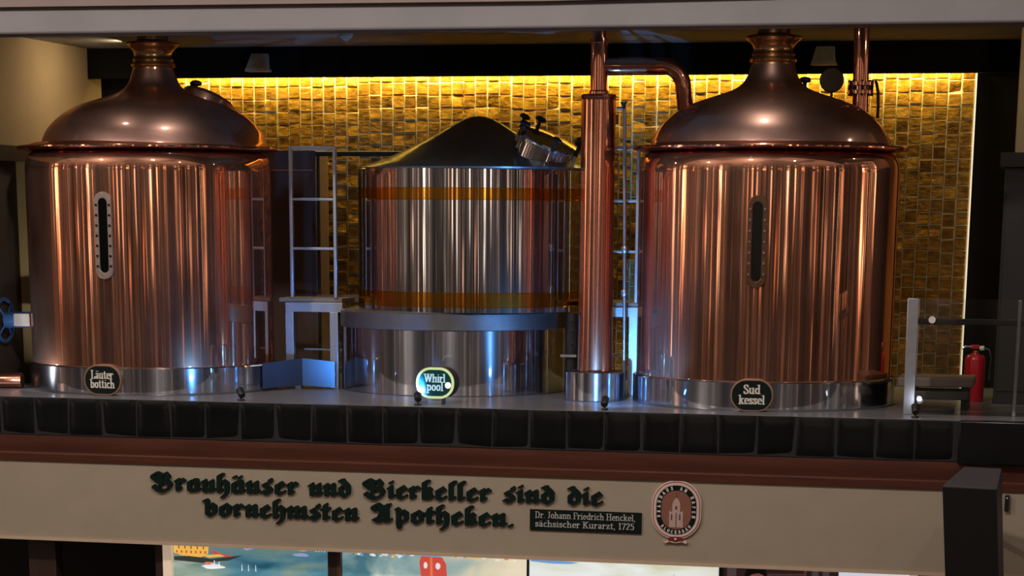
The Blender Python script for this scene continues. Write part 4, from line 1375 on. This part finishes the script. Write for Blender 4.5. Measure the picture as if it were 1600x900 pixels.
# third painting: pale sky with a strip of shore top left
sh = [(1, [(.235, 2.05), (.42, 2.045), (.62, 2.035), (.55, 2.02), (.40, 2.018), (.235, 2.03)], .001)]
for k in range(18):
    xx = random.uniform(.25, .88)
    sh.append((random.choice((2, 2, 3, 4)), blob(xx, 2.058 - random.uniform(0, .018) * (1 - (xx - .25) * .8), random.uniform(.01, .035), random.uniform(.004, .010), 8, .4), .0015 + k * .00003))
sh.append((1, [(1.345, 1.93), (1.355, 1.98), (1.365, 1.93)], .002))
panel('painted_panel', .226, 1.70, [paint_mat('pale_wash', PALE, 1.5, .85, (0, 0, 3)), l_blue, l_orange, l_gold, l_white], sh,
      'backlit painted panel of near white sky with a strip of shore')
tag(MB().box(.208, .226, 17.46, 17.6, .9, 2.066).build('divider', iron_black), 'thin black divider between second and third painted panels', 'divider')
tag(MB().box(1.70, 1.73, 17.46, 17.6, .9, 2.066).build('divider', iron_black), 'thin black divider left of the dim portrait panel', 'divider')
# dim portrait panel
p_bg = pm('dim_print', (52, 34, 36), .4, 0, .3, 4, emit=(60, 38, 40), emit_s=.35)
p_skin = pm('dim_skin', (150, 92, 82), .4, 0, .12, 20, emit=(150, 92, 82), emit_s=.45)
p_hair = pm('dim_hair', (20, 14, 16), .4, 0, .1, 20)
p_shelf = pm('dim_shelf', (104, 66, 62), .4, 0, .15, 10, emit=(104, 66, 62), emit_s=.4)
p_grey = pm('dim_grey', (96, 84, 84), .4, 0, .15, 20, emit=(96, 84, 84), emit_s=.4)
sh = [(3, [(2.02, 2.005), (2.34, 2.018), (2.34, 2.005), (2.02, 1.99)], .001), (3, [(2.04, 1.975), (2.36, 1.985), (2.36, 1.972), (2.04, 1.962)], .001),
      (3, [(2.34, 1.9), (2.36, 1.9), (2.36, 2.05), (2.34, 2.05)], .0012),
      (4, [(1.76, 1.9), (1.83, 1.9), (1.83, 2.06), (1.76, 2.06)], .001), (4, [(2.40, 2.0), (2.45, 2.0), (2.45, 2.055), (2.40, 2.055)], .001), (4, [(2.48, 1.99), (2.53, 1.99), (2.53, 2.05), (2.48, 2.05)], .001),
      (2, blob(1.98, 2.0, .085, .062, 22, .06), .002),
      (1, [(1.93, 1.80), (1.915, 1.95), (1.93, 1.985), (1.955, 2.00), (2.0, 2.008), (2.035, 1.995), (2.045, 1.95), (2.03, 1.80)], .003),
      (2, [(1.938, 1.968), (1.968, 1.972), (1.968, 1.964), (1.938, 1.960)], .0036), (2, [(1.992, 1.974), (2.024, 1.972), (2.024, 1.963), (1.992, 1.966)], .0036),
      (2, blob(1.955, 1.948, .010, .005, 10, .05), .0036), (2, blob(2.008, 1.948, .010, .005, 10, .05), .0036)]
panel('portrait_panel', 1.73, 2.60, [p_bg, p_skin, p_hair, p_shelf, p_grey], sh, 'dim portrait panel of a dark haired person before brown shelves')
panel('white_panel', 2.60, 3.123, [pm('lit_plain_white', (214, 218, 232), .4, 0, .03, 4, emit=(214, 220, 236), emit_s=.75)], [], 'plain bluish white lit panel right of the dim portrait')

# ------------------------------------------------------------------ loudspeaker at lower right
ls = thing('loudspeaker', (3.56, 16.5, 2.1), 'black tilted loudspeaker hanging in front of the right end of the fascia', 'loudspeaker')
M = Matrix.Translation((3.565, 16.52, 2.81)) @ Matrix.Rotation(radians(-12), 4, 'Z') @ Matrix.Rotation(radians(17), 4, 'X')
m = MB()
fw, bw, dp, ht = .192, .135, .36, .86
vs = [M @ Vector(p) for p in ((-fw, 0, 0), (fw, 0, 0), (fw, 0, -ht), (-fw, 0, -ht), (-bw, dp, 0), (bw, dp, 0), (bw, dp, -ht), (-bw, dp, -ht))]
m.add(vs, [(0, 1, 2, 3), (4, 7, 6, 5), (0, 4, 5, 1), (1, 5, 6, 2), (2, 6, 7, 3), (3, 7, 4, 0)])
m.build('case', speaker_case, ls, bevel=.006)
m = MB()
vs = [M @ Vector(p) for p in ((-fw + .002, -.012, -.004), (fw - .002, -.012, -.004), (fw - .002, -.012, -ht + .004), (-fw + .002, -.012, -ht + .004), (-fw + .002, .004, -.004), (fw - .002, .004, -.004), (fw - .002, .004, -ht + .004), (-fw + .002, .004, -ht + .004))]
m.add(vs, [(0, 1, 2, 3), (4, 7, 6, 5), (0, 4, 5, 1), (1, 5, 6, 2), (2, 6, 7, 3), (3, 7, 4, 0)])
m.build('grille', speaker_front, ls, bevel=.003)
MB().tube([M @ Vector((0, dp - .02, -.45)), (3.62, SEP - .06, 2.42), (3.62, SEP, 2.42)], .022, 12).build('wall_bracket', iron_black, ls)
sk = thing('wall_socket', (3.812, SEP, 2.56), 'small black socket with a white dot on the fascia right of the loudspeaker', 'socket')
MB().box(3.790, 3.822, SEP - .03, SEP, 2.56, 2.675).build('case', iron_black, sk, bevel=.003)
MB().cyl((3.806, SEP - .033, 2.655), (3.806, SEP - .028, 2.655), .006, seg=10).build('button', white_letter, sk)
